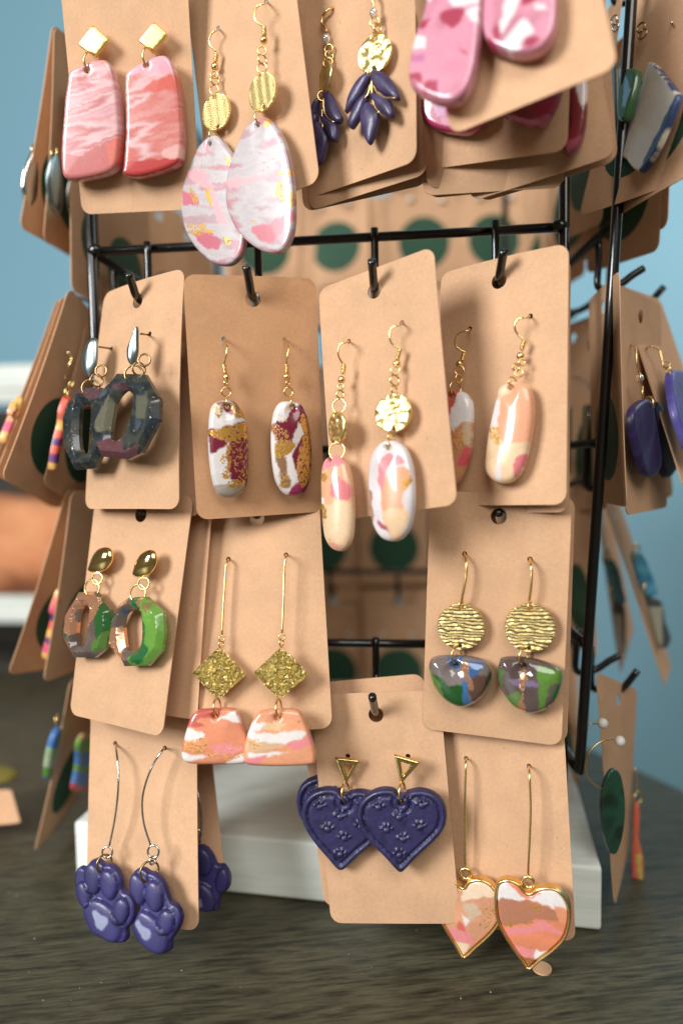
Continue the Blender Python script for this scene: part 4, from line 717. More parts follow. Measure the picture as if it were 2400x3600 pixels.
moon('wavy gold disc and lime half-moon earring with a copper line on the right', 1075, 1420, (1075,1190), .0088,
     [(830,1460),(1000,1455),(1200,1495),(1330,1550),(1370,1620),(1360,1720),(1300,1860),(1200,1940),(1070,1970),(960,1930),(870,1850),(800,1720),(780,1600),(795,1500)], (1075,562), [(1085,620),(1090,690),(1085,800),(1075,890),(1065,960)], (1018,1450), (112,92,88),
     [([(1150,1520),(1360,1580),(1385,1700),(1260,1700),(1190,1950),(1160,1960),(1160,1700)], (104,160,48)), ([(1265,1750),(1375,1690),(1310,1880)], (34,130,54)), ([(835,1800),(985,1740),(985,1940),(890,1890)], (104,146,54)), ([(775,1560),(835,1560),(815,1730)], (96,140,60)), ([(1040,1980),(1085,1915),(1080,1978)], (50,112,176)), ([(890,1640),(1160,1660),(1150,1700),(920,1690)], (142,122,158))], [([(985,1560),(1045,1560),(1045,1680),(1015,1780),(1045,1930),(980,1955),(975,1850),(1000,1750),(975,1690)], .66)])
# --- purple paws (L)
def paw(card, fn, label, px, py, out, toes, main, spot, wire, hole, rings, off, base=(46,41,100), silver=True):
    e = Ear(card, label, *pt(fn, px, py), off)
    e.slab('pendant', fn(out), .0026, 'clay_satin', bevel=.0012, rim=.3, base=base, marble=([tuple(int(v*.9) for v in base), base, tuple(min(255, int(v*1.1)) for v in base)], 150, 150, 0, px*.01), bumps=[(*pt(fn, x, y), rx*.3827*1.12, ry*.3827*1.06, rot, .0019) for x, y, rx, ry, rot in toes]+[(*pt(fn, main[0], main[1]), main[2]*.3827, main[3]*.3827, main[4], .0020)], step=.0006,
           patches=[(fn(spot), (136,144,176))], leaf=[(fn(spot), .5, .0)] if 0 else (), warp=.0004)
    e.wire([(*pt(fn, *hole), off+.004), (*pt(fn, *hole), off)]+[(*p, -.003*math.sin(PI*(i+.6)/len(wire))) for i, p in enumerate(fn(wire))], .00042, 'silver')
    for x, y, r, yw, mt in rings: e.ring(*pt(fn, x, y), r, .00042, yw, mat=mt, y=-.0022)
    return e
paw(CL, l_, 'purple clay paw earring on the left, hanging from a curved silver wire', 340, 1600, [(75,1330),(110,1285),(165,1290),(210,1230),(270,1215),(330,1260),(390,1265),(450,1310),(490,1400),(500,1500),(560,1530),(610,1620),(615,1720),(580,1810),(540,1850),(545,1920),(510,1980),(420,1980),(330,1930),(240,1880),(190,1790),(150,1690),(110,1580),(65,1450)],
    [(165,1530,58,115,-.2),(245,1385,68,135,-.12),(392,1440,70,130,-.18),(502,1680,66,115,.05)], (335,1770,140,225,-.62), [(265,1680),(300,1665),(340,1700),(400,1740),(395,1800),(350,1850),(300,1800)], [(425,290),(437,450),(430,650),(400,880),(355,1100)], (408,168), [(335,1165,.0020,15,'silver'),(308,1265,.0030,60,'antique')], .005)
paw(CL, l_, 'purple clay paw earring on the right, hanging from a curved silver wire', 810, 1700, [(580,1400),(610,1320),(680,1295),(740,1330),(800,1350),(870,1420),(910,1520),(940,1600),(1000,1640),(1040,1740),(1020,1830),(970,1920),(945,1960),(940,2040),(880,2085),(800,2080),(700,2000),(620,1930),(590,1840),(640,1740),(660,1670),(640,1600),(590,1500)],
    [(648,1480,68,140,-.2),(805,1545,72,135,-.15),(912,1780,68,110,.05)], (765,1870,125,225,-.62), [(655,1780),(690,1755),(720,1800),(790,1840),(795,1900),(740,1935),(690,1870)], [(840,230),(760,350),(690,520),(655,700),(670,900),(735,1110)], (860,208), [(757,1160,.0022,10,'silver'),(750,1240,.0014,75,'silver'),(722,1340,.0036,55,'antique')], .0065)
paw(CL2, l_, 'dark purple paw earring in the shade behind the paw card', 1280, 1450, [(1120,1150),(1180,1090),(1260,1110),(1320,1190),(1350,1260),(1420,1270),(1475,1370),(1460,1480),(1400,1540),(1380,1600),(1360,1680),(1250,1690),(1130,1640),(1080,1500),(1080,1300)],
    [(1230,1230,75,120,-.2),(1410,1400,60,110,.1)], (1220,1560,110,150,-.6), [(1160,1560),(1220,1560),(1230,1630),(1170,1660)], [(1150,560),(1190,740),(1200,900),(1180,1080)], (1130,520), [(1150,1000,.002,10,'silver')], .003, base=(48,42,104))
# --- indigo hearts (M)
def heart(card, label, px, py, out, tri, trin, ringp, off, paws=True, dx=0, dy=0):
    sh = lambda P: [(x+dx, y+dy) for x, y in P]; e = Ear(card, label, *pt(m_, px+dx, py+dy), off); h = m_(sh(out))
    cx, cy = sum(q[0] for q in h)/len(h), sum(q[1] for q in h)/len(h); bm = []
    rs = random.Random(int(px))
    for (u, v) in ((-.55,-.45),(-.05,-.2),(.5,-.5),(-.35,.12),(.45,.05),(.05,.35),(-.05,.75),(.1,-.62)):
        w, hh = 150, 145; x, y = cx+u*w*.95, cy+v*hh*.95; r = 11
        bm.append((x, y+5, r, r*.85, 0, .0009))
        for a in (-1.15, -.4, .4, 1.15): bm.append((x+math.sin(a)*19, y+5-math.cos(a)*19, 5.5, 7.5, a, .0009))
    e.slab('pendant', h, .0034, 'clay_satin', holes=[(*pt(m_, ringp[0]+dx, ringp[1]+70+dy), .0008)], bevel=.0012, rim=.4, base=(40,37,80), marble=([(34,32,70),(46,42,88),(40,36,78)], 200, 200, 0, px*.01), bumps=bm, groove=(.0026, .0011, .0005), step=.00052, rough=.0001)
    if tri:
        T = m_(sh(tri)); ic = np.mean(trin, 0); trin = [tuple(ic+(np.array(q)-ic)*.78) for q in trin]; I = m_(sh(trin)); f = e.f; L = np.array([f.l(*q)[[0, 2]] for q in I])
        e.slab('triangle_stud', T, .0014, 'gold_bright', phole=(L, True), bevel=.0006, sharp=True, step=.0008, y0=-.0012)
        c = np.mean(T, 0); e.wire([((T[0][0]+T[1][0])/2, (T[0][1]+T[1][1])/2+6, -.0008), ((T[0][0]+T[1][0])/2, (T[0][1]+T[1][1])/2+6, off+.001)], .0004, 'gold', 'post', False)
        e.ring(*pt(m_, ringp[0]+dx, ringp[1]+dy), .0034, .0005, 78, y=-.0022)
HL = [(500,925),(440,885),(350,875),(250,910),(180,980),(155,1080),(180,1200),(260,1330),(380,1470),(450,1550),(490,1565),(530,1545),(640,1440),(760,1340),(830,1240),(850,1120),(820,1000),(740,920),(640,895),(560,910)]
heart(CM2, 'indigo clay heart earring peeking out behind the bottom front card', 500, 1200, HL, None, None, (515,930), .003, dx=-48, dy=-100)
heart(CM, 'indigo clay heart earring on the left, embossed with paw prints', 500, 1200, HL, [(432,616),(648,640),(520,855)], [(482,656),(600,670),(530,790)], (515,925), .0022)
heart(CM, 'indigo clay heart earring on the right, embossed with paw prints', 1000, 1210, [(985,930),(920,885),(820,880),(720,920),(640,1000),(620,1110),(650,1220),(740,1340),(860,1460),(950,1560),(985,1580),(1020,1565),(1130,1450),(1270,1320),(1350,1220),(1375,1110),(1350,1000),(1270,920),(1160,885),(1060,900)], [(932,592),(1158,655),(985,848)], [(982,640),(1085,676),(1000,790)], (995,925), .0056)
# --- gold rimmed hearts (N)
def rimheart(label, px, py, out, wire, hole, loop, base, patches, leaf, off):
    e = Ear(CN, label, *pt(n_, px, py), off); f = e.f
    O = smooth_loop(np.array([f.l(*q)[[0, 2]] for q in n_(out)]), 5)
    R_ = resample(O, .0006); ed = np.roll(R_, -1, 0)-np.roll(R_, 1, 0); nn = np.stack([-ed[:, 1], ed[:, 0]], 1); nn /= np.linalg.norm(nn, axis=1)[:, None]
    A = np.sum(R_[:, 0]*np.roll(R_[:, 1], -1)-np.roll(R_[:, 0], -1)*R_[:, 1]); q = R_+(nn if A > 0 else -nn)*.0012; q = q[(dist(q, [R_]) > .00112) & inside(q, R_)]
    e.slab('rim', R_, .0032, 'gold', phole=(q, True), bevel=.0005, rim=.6, sharp=True, local=True, step=.0006)
    fr = e.f; toP = lambda pts: [fr.l(*p)[[0, 2]] for p in pts]
    e.slab('inlay', q, .0026, 'clay_gloss', bevel=.0004, dome=.0006, sharp=True, local=True, step=.0005, base=base, marble=([tuple(int(v*.94) for v in base), base, tuple(min(255, int(v*1.05)) for v in base)], 70, 170, .1, px*.02), patches=[(toP(n_(p)), c) for p, c in patches], leaf=[(toP(n_(p)), d) for p, d in leaf])
    e.ring(*pt(n_, *loop), .0020, .00065, 5, y=-.0016, name='bail')
    e.wire([(*pt(n_, *hole), off+.004), (*pt(n_, *hole), off)]+[(*p, -.0028*math.sin(PI*(i+.8)/(len(wire)+.5))) for i, p in enumerate(n_(wire))], .00042)
rimheart('gold rimmed peach heart earring on the left, half behind the indigo heart card', 370, 1600, [(310,1340),(350,1290),(430,1268),(510,1285),(580,1340),(630,1430),(652,1540),(630,1640),(560,1740),(440,1850),(320,1945),(240,1830),(160,1700),(110,1600),(90,1500),(110,1380),(180,1300),(250,1290)],
     [(330,330),(325,520),(322,800),(324,1100),(328,1230)], (333,278), (325,1258), (220,152,106), [([(300,1420),(400,1300),(540,1300),(600,1410),(400,1430),(320,1460)], (226,198,166)), ([(330,1450),(600,1420),(640,1470),(400,1500)], (206,140,104)), ([(170,1700),(330,1690),(405,1780),(395,1815),(220,1780)], (226,128,130)), ([(300,1560),(380,1600),(330,1660)], (222,214,210)), ([(210,1800),(380,1815),(320,1920)], (228,200,160)), ([(280,1620),(330,1660),(330,1705),(270,1690)], (212,92,72)), ([(310,1480),(420,1470),(470,1560),(380,1620)], (200,172,140))], [([(480,1490),(600,1500),(580,1640),(450,1700),(470,1560)], .46)], .0035)
rimheart('gold rimmed peach white and pink heart earring, lowest at the bottom right', 890, 1650, [(860,1385),(790,1310),(700,1270),(620,1285),(585,1330),(575,1450),(590,1600),(640,1720),(720,1850),(800,1960),(868,2040),(960,1970),(1080,1880),(1180,1770),(1222,1620),(1215,1500),(1170,1410),(1100,1350),(1010,1335),(930,1350)],
     [(868,420),(878,700),(868,1000),(858,1200),(860,1290)], (865,342), (857,1330), (222,126,80), [([(570,1300),(700,1310),(850,1440),(1000,1370),(1150,1390),(1220,1580),(1050,1500),(860,1440),(600,1455)], (222,214,210)), ([(580,1450),(850,1450),(1050,1510),(1220,1570),(1190,1630),(950,1600),(820,1640),(590,1650)], (178,112,78)), ([(620,1700),(900,1650),(1000,1610),(1170,1730),(1000,1700),(850,1720),(650,1750)], (228,130,128)), ([(720,1850),(780,1835),(935,1880),(935,1935),(790,1910)], (228,132,132)), ([(925,1865),(1030,1885),(940,1965),(915,1930)], (234,228,222)), ([(790,1925),(940,1950),(870,2020)], (150,90,50)), ([(1080,1480),(1220,1540),(1200,1680),(1120,1620)], (222,140,92))], [([(680,1625),(750,1630),(720,1680)], .6), ([(870,1480),(970,1495),(940,1540)], .58), ([(750,1630),(900,1610),(880,1640)], .55), ([(800,1930),(930,1950),(870,2010)], .5)], .0058)
# ------------------------------------------------------------------ cards on the left panel (seen from behind)
GL, GR, GB = 'kraft cards on the left panel', 'kraft cards on the right panel', 'kraft cards on the rear panel'
def turned_card(q, y0, rz, sy=.012, tilt=(0, 0), st=(14, 16), **kw): return fit_card(q, y0=y0, sy=sy, rz0=rz, tilt=tilt, st=st, **kw)
QLa = [turned_card([(200, 80), None, (297, 925), (83, 800)], .335, 55), turned_card([(207, 90), None, (330, 930), (168, 850)], .345, 62), turned_card([(220, 95), None, None, (225, 820)], .350, 66, left=[(205, 330), (215, 600)])]
QLb = [turned_card([(255, 1010), None, (228, 1792), (17, 1685)], .335, 58, right=()), turned_card([(330, 1075), None, (330, 1800), (165, 1693)], .325, 80, sy=.004, left=[(306, 1180), (178, 1650)], bottom=[(228, 1757)]), turned_card([(215, 1045), None, (200, 1790), (-25, 1660)], .345, 85, sy=.005), turned_card([(230, 1033), None, (215, 1795), (-5, 1672)], .352, 85, sy=.005)]
QLc = [turned_card([(245, 1722), None, None, (37, 2378)], .335, 58, bottom=[(160, 2356)]), turned_card([(262, 1730), None, None, (162, 2404)], .325, 62, bottom=[(245, 2370)])]
QLd = [turned_card([(262, 2400), None, None, (135, 3005)], .335, 66, left=[(245, 2450), (190, 2700)], bottom=[(178, 2940), (245, 2858)])]
LAB = {'a': 'top row', 'b': 'second row', 'c': 'third row', 'd': 'bottom row'}; ORD = ['outermost', 'second', 'third', 'fourth']
LEFT = {}
for r, qs in (('a', QLa), ('b', QLb), ('c', QLc), ('d', QLd)):
    for k, q in enumerate(qs):
        LEFT[r+str(k)] = Card(q, f'kraft card back on the left side, {LAB[r]}, {ORD[k]} one', back=True, group=GL, bend=((1.5 if r == 'a' else .8), .5, 0))
# earrings on the left cards hang on the far side, or peep past the edges
def strip(card, label, out, cols, off, fn=lambda p: p, mat='clay_satin', t=.003, ring=None, wire=None, wmat='gold'):
    out = fn(out); cx = sum(p[0] for p in out)/len(out); cy = sum(p[1] for p in out)/len(out); e = Ear(card, label, cx, cy, off)
    ys = [p[1] for p in out]; xs = [p[0] for p in out]; y0, y1 = min(ys), max(ys); n = len(cols); P = []
    for i, c in enumerate(cols): a, b = y0+(y1-y0)*i/n, y0+(y1-y0)*(i+1)/n; P.append(([(min(xs)-9, a), (max(xs)+9, a-3), (max(xs)+9, b-3), (min(xs)-9, b)], c))
    e.slab('pendant', out, t, mat, bevel=.001, dome=.0004, base=cols[0], patches=P if n > 1 else (), step=.0007, warp=.0009)
    tp = min(out, key=lambda p: p[1])
    for k, rr in enumerate(ring or ()): e.ring(rr[0], rr[1], rr[2], .0004, rr[3] if len(rr) > 3 else 30+40*k, y=-.001)
    if wire: e.wire([(x, y, d) for x, y, d in wire], .0004, wmat)
    return e
L1 = crop(0, 900, .3189); L2 = crop(0, 1650, .3189); L3 = crop(0, 2350, .3189); L0 = crop(0, 0, .3189)
OR, YE, PU, PKk = (226, 84, 52), (224, 170, 60), (104, 40, 110), (220, 70, 110)
strip(LEFT['b0'], 'striped orange and purple earring hanging between cards on the left, second row', L1([(690,1560),(740,1545),(745,1640),(700,1800),(660,1900),(640,2000),(600,2200),(575,2340),(530,2350),(545,2200),(585,2000),(625,1850),(640,1700)]), [OR, OR, (200,90,50), YE, OR, PU, OR, PU, YE], .009, ring=[(*pt(L1, 735, 1500), .0026, 20), (*pt(L1, 790, 1410), .0017, 60)], wire=[(*pt(L1, 730, 1045), .009), (*pt(L1, 745, 1050), .004), (*pt(L1, 790, 1120), .002), (*pt(L1, 765, 1210), .002), (*pt(L1, 735, 1290), .004), (*pt(L1, 728, 1360), .004)])
strip(LEFT['b2'], 'yellow and pink earring peeping past the far left card edge, second row', L1([(180,1560),(200,1600),(190,1700),(130,1770),(80,1750),(90,1680),(140,1600)])+L1([(90,1860),(60,1940),(20,2050),(0,2060),(10,1950)]), [YE, (226,150,90), PKk, YE], .004)
strip(LEFT['c0'], 'striped pink and orange earring between cards on the left, third row', L2([(620,1330),(640,1330),(620,1500),(600,1700),(560,1900),(540,2080),(480,2090),(465,2030),(505,1850),(555,1650),(540,1550),(590,1400)]), [YE, OR, PKk, PU, OR, YE, PU, PKk, YE], .009, wire=[(*pt(L2, 890, 800), .0), (*pt(L2, 850, 930), .0), (*pt(L2, 775, 1170), .0)])
BLu, GRn = (62, 120, 190), (96, 150, 50)
strip(LEFT['d0'], 'blue and green earring on the right of the lowest left card', L3([(900,700),(960,740),(960,900),(930,1050),(900,1200),(880,1330),(790,1345),(770,1300),(800,1150),(820,1000),(820,850),(850,760)]), [(190,150,90), GRn, GRn, BLu, BLu, GRn, BLu, BLu, (190,60,60)], .010)
strip(LEFT['d0'], 'pale blue and green earring peeping past the left edge of the lowest left card', L3([(600,650),(640,640),(600,800),(560,950),(510,1200),(475,1200),(480,1050),(510,870),(550,740)]), [BLu, BLu, (150,180,130), (170,190,150), GRn], -.004, ring=[(*pt(L3, 620, 560), .0022, 10)])
def coin(card, label, out, off, edge='silver'):
    out = L0(out); cx = sum(p[0] for p in out)/len(out); cy = sum(p[1] for p in out)/len(out); e = Ear(card, label, cx, cy, off)
    e.slab('pendant', out, .0014, edge, bevel=.0006, dome=.001, step=.0012); tp = min(out, key=lambda p: p[1]); e.ring(tp[0], tp[1]-4, .002, .0003, 60)
coin(LEFT['a0'], 'silvery disc earring peeping past the far left card, top row', [(370,1650),(330,1700),(270,1850),(240,2060),(260,2200),(300,2300),(400,2200),(430,1900)], -.003)
coin(LEFT['a1'], 'dark backed silvery disc earring between the left cards, top row', [(600,1690),(550,1740),(515,1900),(510,2050),(530,2200),(580,2320),(640,2360),(670,2200),(660,1900)], .003, 'pewter')
coin(LEFT['a2'], 'bright silvery disc earring beside the coral card, top row', [(780,1950),(730,2040),(715,2200),(740,2330),(800,2400),(880,2420),(920,2250),(880,2020)], .003)
# ------------------------------------------------------------------ cards on the right panel
QRa = [turned_card([(2362, -70), None, (2425, 588), (2150, 792)], .335, -55, sy=.004, st=(10, 25)), turned_card([(2235, -60), None, (2330, 640), (2035, 800)], .355, -60, sy=.004, st=(10, 25), left=[(2200, 100), (2130, 320)]),
       turned_card([None, (2372, -40), (2350, 800), (2120, 892)], .375, -60, sy=.006, st=(14, 20)), turned_card([None, (2345, 70), (2312, 885), (2060, 968)], .390, -60, sy=.006, st=(14, 20)), turned_card([None, (2180, -40), (2102, 795), (1965, 850)], .405, -70, sy=.006, st=(14, 20))]
QRb = [turned_card([(2170, 998), (2320, 1052), None, (2405, 1720)], .345, 35, st=(14, 30), sy=.02), turned_card([(2166, 1012), (2312, 1065), (2340, 1790), (2190, 1808)], .325, 65, st=(14, 20)), turned_card([None, None, (2368, 1745), (2215, 1770)], .350, 60, sy=.006, st=(10, 20), right=[(2345, 1560)])]
QRb2 = [turned_card([(2062, 1045), None, (2195, 1785), (2085, 1770)], .345, -70, sy=.005, st=(10, 20)), turned_card([(2010, 1190), None, (2130, 1790), (2000, 1800)], .40, -50, sy=.006, st=(10, 20))]
RIGHT = {}
RL = {'a': 'top row', 'b': 'second row', 'e': 'second row, deeper in the rack'}
for r, qs in (('a', QRa), ('b', QRb), ('e', QRb2)):
    for k, q in enumerate(qs): RIGHT[r+str(k)] = Card(q, f'slanted kraft card on the right side, {RL[r]}, {["nearest", "second", "third", "fourth", "fifth"][k]} one', back=(r != 'b'), group=GR)
def quad_card(P, label, **kw):  # nearly edge-on cards: corners with their depths
    return Card([at(*p) for p in P], label, **kw)
RIGHT['c0'] = quad_card([(2128, 1760, .36), (2165, 1752, .40), (2364, 2345, .40), (2327, 2415, .36)], 'kraft card seen almost edge-on at the right, third row, leaning outward', back=False, group=GR)
RIGHT['c1'] = quad_card([(2095, 1790, .40), (2135, 1778, .44), (2225, 2215, .45), (2172, 2372, .40)], 'kraft card seen almost edge-on at the right, third row, further in', back=False, group=GR)
RIGHT['d0'] = quad_card([(2095, 2362, .297), (2238, 2425, .335), (2206, 2995, .34), (2160, 3190, .296)], 'kraft card seen from behind, bottom right, with gold hoops pushed through', back=True, logo=False, group=GR, bend=(0, 0, 0))
R0 = crop(1900, 0, .3189); R1 = crop(1900, 700, .3189); R2 = crop(1900, 1400, .3189); R3 = crop(1900, 2100, .3189); R4 = crop(1200, 2700, .7653)
class Plane:
    """upright plane through a point of the scene, turned by yaw, for earrings that hang free of their card"""
    def __init__(s, px, py, depth, yaw=0): s.f = Fr(at(px, py, depth), rot_zxy((0, 0, math.radians(yaw))))
    def fr(s, px, py, off=0, yaw=0, pitch=0): return Fr(s.f.w(s.f.l(px, py, -off)), s.f.R)
def back_nut(card, label, px, py, off=.003, mat='silver'):
    e = Ear(card, label, px, py, off, name='earring')
    e.ring(px-3, py-12, .0017, .00035, 20, name='scroll_nut', mat=mat); e.ring(px+3, py+12, .0017, .00035, 20, name='scroll_nut', mat=mat); e.wire([(px, py, .006), (px, py, -.003)], .0004, mat, 'post', False); return e
e = back_nut(RIGHT['a0'], 'white backed earring with blue rim on the nearest slanted card at the right', *pt(R0, 1440, 250))
e.slab('pendant', R0([(1240,700),(1400,850),(1530,1010),(1555,1100),(1450,1380),(1330,1650),(1170,1890),(1110,1900),(1060,1870),(990,1780),(940,1690),(1080,1200)]), .0022, 'clay_matte', base=(222,212,194), patches=[(R0([(1245,660),(1560,1000),(1600,1090),(1180,1920),(1130,1910),(1530,1100),(1500,1010)]), (40,70,120))], bevel=.0006)
e = back_nut(RIGHT['a2'], 'dark green earring behind the white backed one at the right', *pt(R0, 1340, 420)); e.slab('pendant', R0([(1568,720),(1440,750),(1390,800),(1300,1000),(1250,1300),(1230,1600),(1260,1740),(1400,1640),(1568,1330),(1640,1000)]), .003, 'clay_gloss', base=(22,74,44), bevel=.001)
e = back_nut(RIGHT['a1'], 'green and blue earring just right of the slanted post, top row', *pt(R0, 1110, 340), mat='antique'); e.slab('pendant', R0([(1000,780),(1090,780),(1115,850),(1090,1000),(1040,1180),(970,1350),(900,1300),(920,900)]), .003, 'clay_gloss', base=(40,96,50), patches=[(R0([(1000,850),(1060,1020),(1000,1200),(960,1200)]), (130,180,220))], bevel=.001)
e = back_nut(RIGHT['a4'], 'grey earring between the pink cards and the slanted post, top row', *pt(R0, 815, 260)); e.slab('pendant', R0([(860,690),(900,760),(900,1350),(840,1500),(780,1300),(740,1050),(790,800)]), .003, 'clay_gloss', base=(120,124,104), bevel=.001)
# purple drops on the second row
def purple(card, label, out, rings, wire, base=(46, 34, 84)):
    out_ = out; cx = sum(p[0] for p in out)/len(out); cy = sum(p[1] for p in out)/len(out); e = Ear(card, label, cx, cy, .005)
    e.slab('pendant', out, .003, 'clay_satin', bevel=.0012, base=base, marble=([base, tuple(int(v*1.2) for v in base), tuple(int(v*.8) for v in base)], 300, 60, .2, cx), step=.001)
    for r in rings: e.ring(*r[:2], r[2], .0004, r[3], y=-.001)
    if wire: e.wire(wire, .0004)
    return e
e = purple(RIGHT['b1'], 'dark purple pointed drop earring, front one on the second row at the right', R2([(1000,70),(1080,20),(1150,30),(1180,200),(1230,450),(1255,720),(1190,860),(1110,860),(1050,760),(980,500),(935,300),(945,150)]), [(*pt(R1, 1118, 2150), .0030, 20), (*pt(R1, 1085, 1975), .0020, 30)], [(*pt(R1, 985, 1600), .005), (*pt(R1, 1040, 1650), .001), (*pt(R1, 1055, 1800), 0), (*pt(R1, 1075, 1920), 0)])
e.bead(*pt(R1, 1085, 1975), .0016, 'crystal', -.001, 'crystal')
purple(RIGHT['b1'], 'black purple pointed drop earring tucked behind the front purple one', R2([(1190,40),(1250,70),(1300,250),(1400,500),(1465,690),(1380,860),(1320,860),(1265,720),(1220,400),(1170,150)]), [(*pt(R1, 1190, 2260), .0030, 50)], None, (26, 20, 52))
purple(RIGHT['b0'], 'violet bar earring cut by the right edge of the picture', R1([(1370,1930),(1440,1900),(1530,1930),(1560,2050),(1600,2300),(1660,2600),(1640,2850),(1560,2760),(1480,2560),(1410,2352),(1370,2100)]), [(*pt(R1, 1450, 2010), .0044, 15), (*pt(R1, 1400, 1880), .0014, 50)], [(*pt(R1, 1165, 1640), .006), (*pt(R1, 1200, 1625), .002), (*pt(R1, 1300, 1660), 0), (*pt(R1, 1330, 1760), 0), (*pt(R1, 1350, 1840), 0), (*pt(R1, 1390, 1860), 0), (*pt(R1, 1415, 1810), 0), (*pt(R1, 1370, 1785), 0)], (60, 54, 130))
e = Ear(Plane(2160, 1400, .345, 30), 'red bar earring beside the slanted post, second row', *pt(R1, 820, 2200), .006); e.slab('pendant', R1([(760,2010),(820,2010),(850,2150),(905,2600),(905,2770),(870,2770),(790,2400),(750,2150)]), .002, 'clay_satin', base=(196, 40, 30), bevel=.0006); e.ring(*pt(R1, 800, 1960), .0024, .0004, 40)
e = Ear(RIGHT['e1'], 'clear fish-hook wire and dark drop deep behind the right post', *pt(R1, 500, 2300), .004); e.wire([(*pt(R1, 340, 1960), .002), (*pt(R1, 420, 1970), 0), (*pt(R1, 560, 2130), 0), (*pt(R1, 640, 2352), 0)], .0005, 'silver'); e.slab('pendant', R1([(500,2280),(560,2290),(570,2500),(540,2720),(500,2700),(490,2450)]), .002, 'clay_gloss', base=(30, 50, 34))
TE = (56, 164, 204)
def teal(card, label, ring1, bar, ring2, tail):
    cx, cy = bar[0]; e = Ear(card, label, cx, cy, 0)
    e.slab('bar', bar, .003, 'clay_gloss', base=TE, marble=([(40,140,184),TE,(80,184,214)], 200, 200, 0, cx), bevel=.001)
    e.slab('tail', tail, .003, 'clay_gloss', base=(70, 84, 90), patches=[([(min(p[0] for p in tail)-5, tail[0][1]+30), (sum(p[0] for p in tail)/len(tail), tail[0][1]+30), (sum(p[0] for p in tail)/len(tail), max(p[1] for p in tail)), (min(p[0] for p in tail)-5, max(p[1] for p in tail))], (176, 176, 156))], bevel=.001)
    e.ring(*ring1, .0044, .0006, 25, y=-.001); e.ring(*ring2, .0055, .0006, 25, y=-.001)
teal(Plane(2160, 2020, .385, 30), 'teal bar earring with smoky tail, inner one at the right, third row', pt(R2, 720, 1750), R2([(700,1790),(760,1770),(830,1900),(870,2100),(900,2230),(830,2280),(780,2150),(720,1930)]), pt(R2, 810, 2140), R3([(790,80),(880,80),(900,300),(880,560),(830,580),(810,350)]))
teal(Plane(2290, 2020, .365, 30), 'teal bar earring with smoky tail, outer one at the right, third row', pt(R2, 1050, 1700), R2([(985,1720),(1070,1700),(1150,1850),(1230,2060),(1240,2150),(1150,2190),(1080,2090),(1020,1900)]), pt(R2, 1170, 2110), R3([(1150,0),(1290,40),(1330,250),(1390,430),(1350,540),(1270,530),(1200,260)]))
# bottom right card: hoops, stoppers, orange strip
def hoop(label, nut, arc): e = Ear(Plane(2150, 2650, .286, 20), label, *nut, 0); e.stopper(*nut, .001); e.wire([(*p, 0) for p in arc], .00035); return e
e = hoop('dark green oval earring on a gold hoop with clear stopper, bottom right', pt(R3, 870, 1585), R3([(800,1560),(700,1575),(600,1630),(530,1720),(500,1800),(490,1900),(530,2000),(600,2070),(680,2115)]))
e.slab('pendant', R4([(1240,10),(1278,22),(1298,100),(1304,200),(1290,320),(1262,395),(1228,380),(1203,280),(1193,180),(1204,80)]), .0016, 'clay_gloss', base=(20,66,50), marble=([(14,50,38),(26,80,60),(18,60,46)], 90, 90, 0, 2.), bevel=.0006, y0=.0015)
hoop('gold wire with clear stopper, upper one at the bottom right', pt(R3, 680, 1390), R3([(640,1385),(580,1390),(530,1405)]))
e = Ear(Plane(2235, 2950, .325, -20), 'orange and yellow strip earring at the right edge of the bottom right card', *pt(R4, 1355, 350), -.006)
e.slab('pendant', R4([(1340,170),(1362,160),(1370,230),(1365,320),(1385,420),(1385,530),(1375,595),(1345,598),(1330,570),(1330,420),(1335,300)]), .003, 'clay_satin', base=(222,104,62), patches=[(R4([(1355,380),(1375,380),(1385,520),(1365,520)]), (206,190,70)), (R4([(1335,420),(1350,420),(1350,590),(1335,590)]), (230,90,80))], bevel=.001)
e.ring(*pt(R4, 1358, 140), .003, .0004, 60); e.wire([(*pt(R4, 1345, 0), 0), (*pt(R4, 1356, 60), 0), (*pt(R4, 1352, 110), 0)], .0004)
# ------------------------------------------------------------------ cards on the rear panel, backs towards us
REAR_X = [(.957, 1178, 1492, 1737)]
def rear_card(px, py_logo, label, yaw, roll, y=.525):
    P = on_y(px, py_logo, y); R = rot_zxy((math.radians(random.uniform(-4, 4)), math.radians(roll), math.radians(yaw)))
    c = P-R@np.array([0, 0, -.017]); Q = CORN@R.T+c; k = Card(Q, label, back=True, group=GB); return k
REAR = []
for row, (py, xs) in {'top row': (862, [930, 1180, 1490, 1735]), 'second row': (1470, [700, 985, 1265, 1560, 1800]), 'third row': (1925, [870, 1135, 1385, 1640]), 'bottom row': (2362, [880, 1170, 1400, 1650])}.items():
    for k, x in enumerate(xs):
        kk = rear_card(x, py-(x-1300)*.04 if row == 'top row' else py, f'green logo card back at the rear, {row}, {["leftmost", "second from left", "third from left", "fourth from left", "rightmost"][k]}', random.uniform(-12, 12), random.uniform(-3, 3), .52+.006*(k % 2))
        for sgn in (-1, 1):
            p = kk.f.w([sgn*.011, -.001, .012]); px_ = proj(p)
            if row in ('top row', 'bottom row'):
                e = Ear(kk, f'earring with clear stopper, rear {row}, {["leftmost", "second", "third", "fourth", "fifth"][k]} card, {"left" if sgn < 0 else "right"} hole', *px_, .001)
                V, Fc = ball_mesh((0, -.001, 0), .0021); put('stopper', V, Fc, 'rubber', e.root); tube('post', [(0, -.002, 0), (0, .003, 0), (0, .006, 0)], .0004, 'gold', e.root)
                V, Fc = ball_mesh((0, .009, -.018), .009, 1, 1.3); V = [(v[0], .008+(v[1]-.009)*.16, v[2]) for v in V]; put('pendant', V, Fc, 'pewter', e.root)
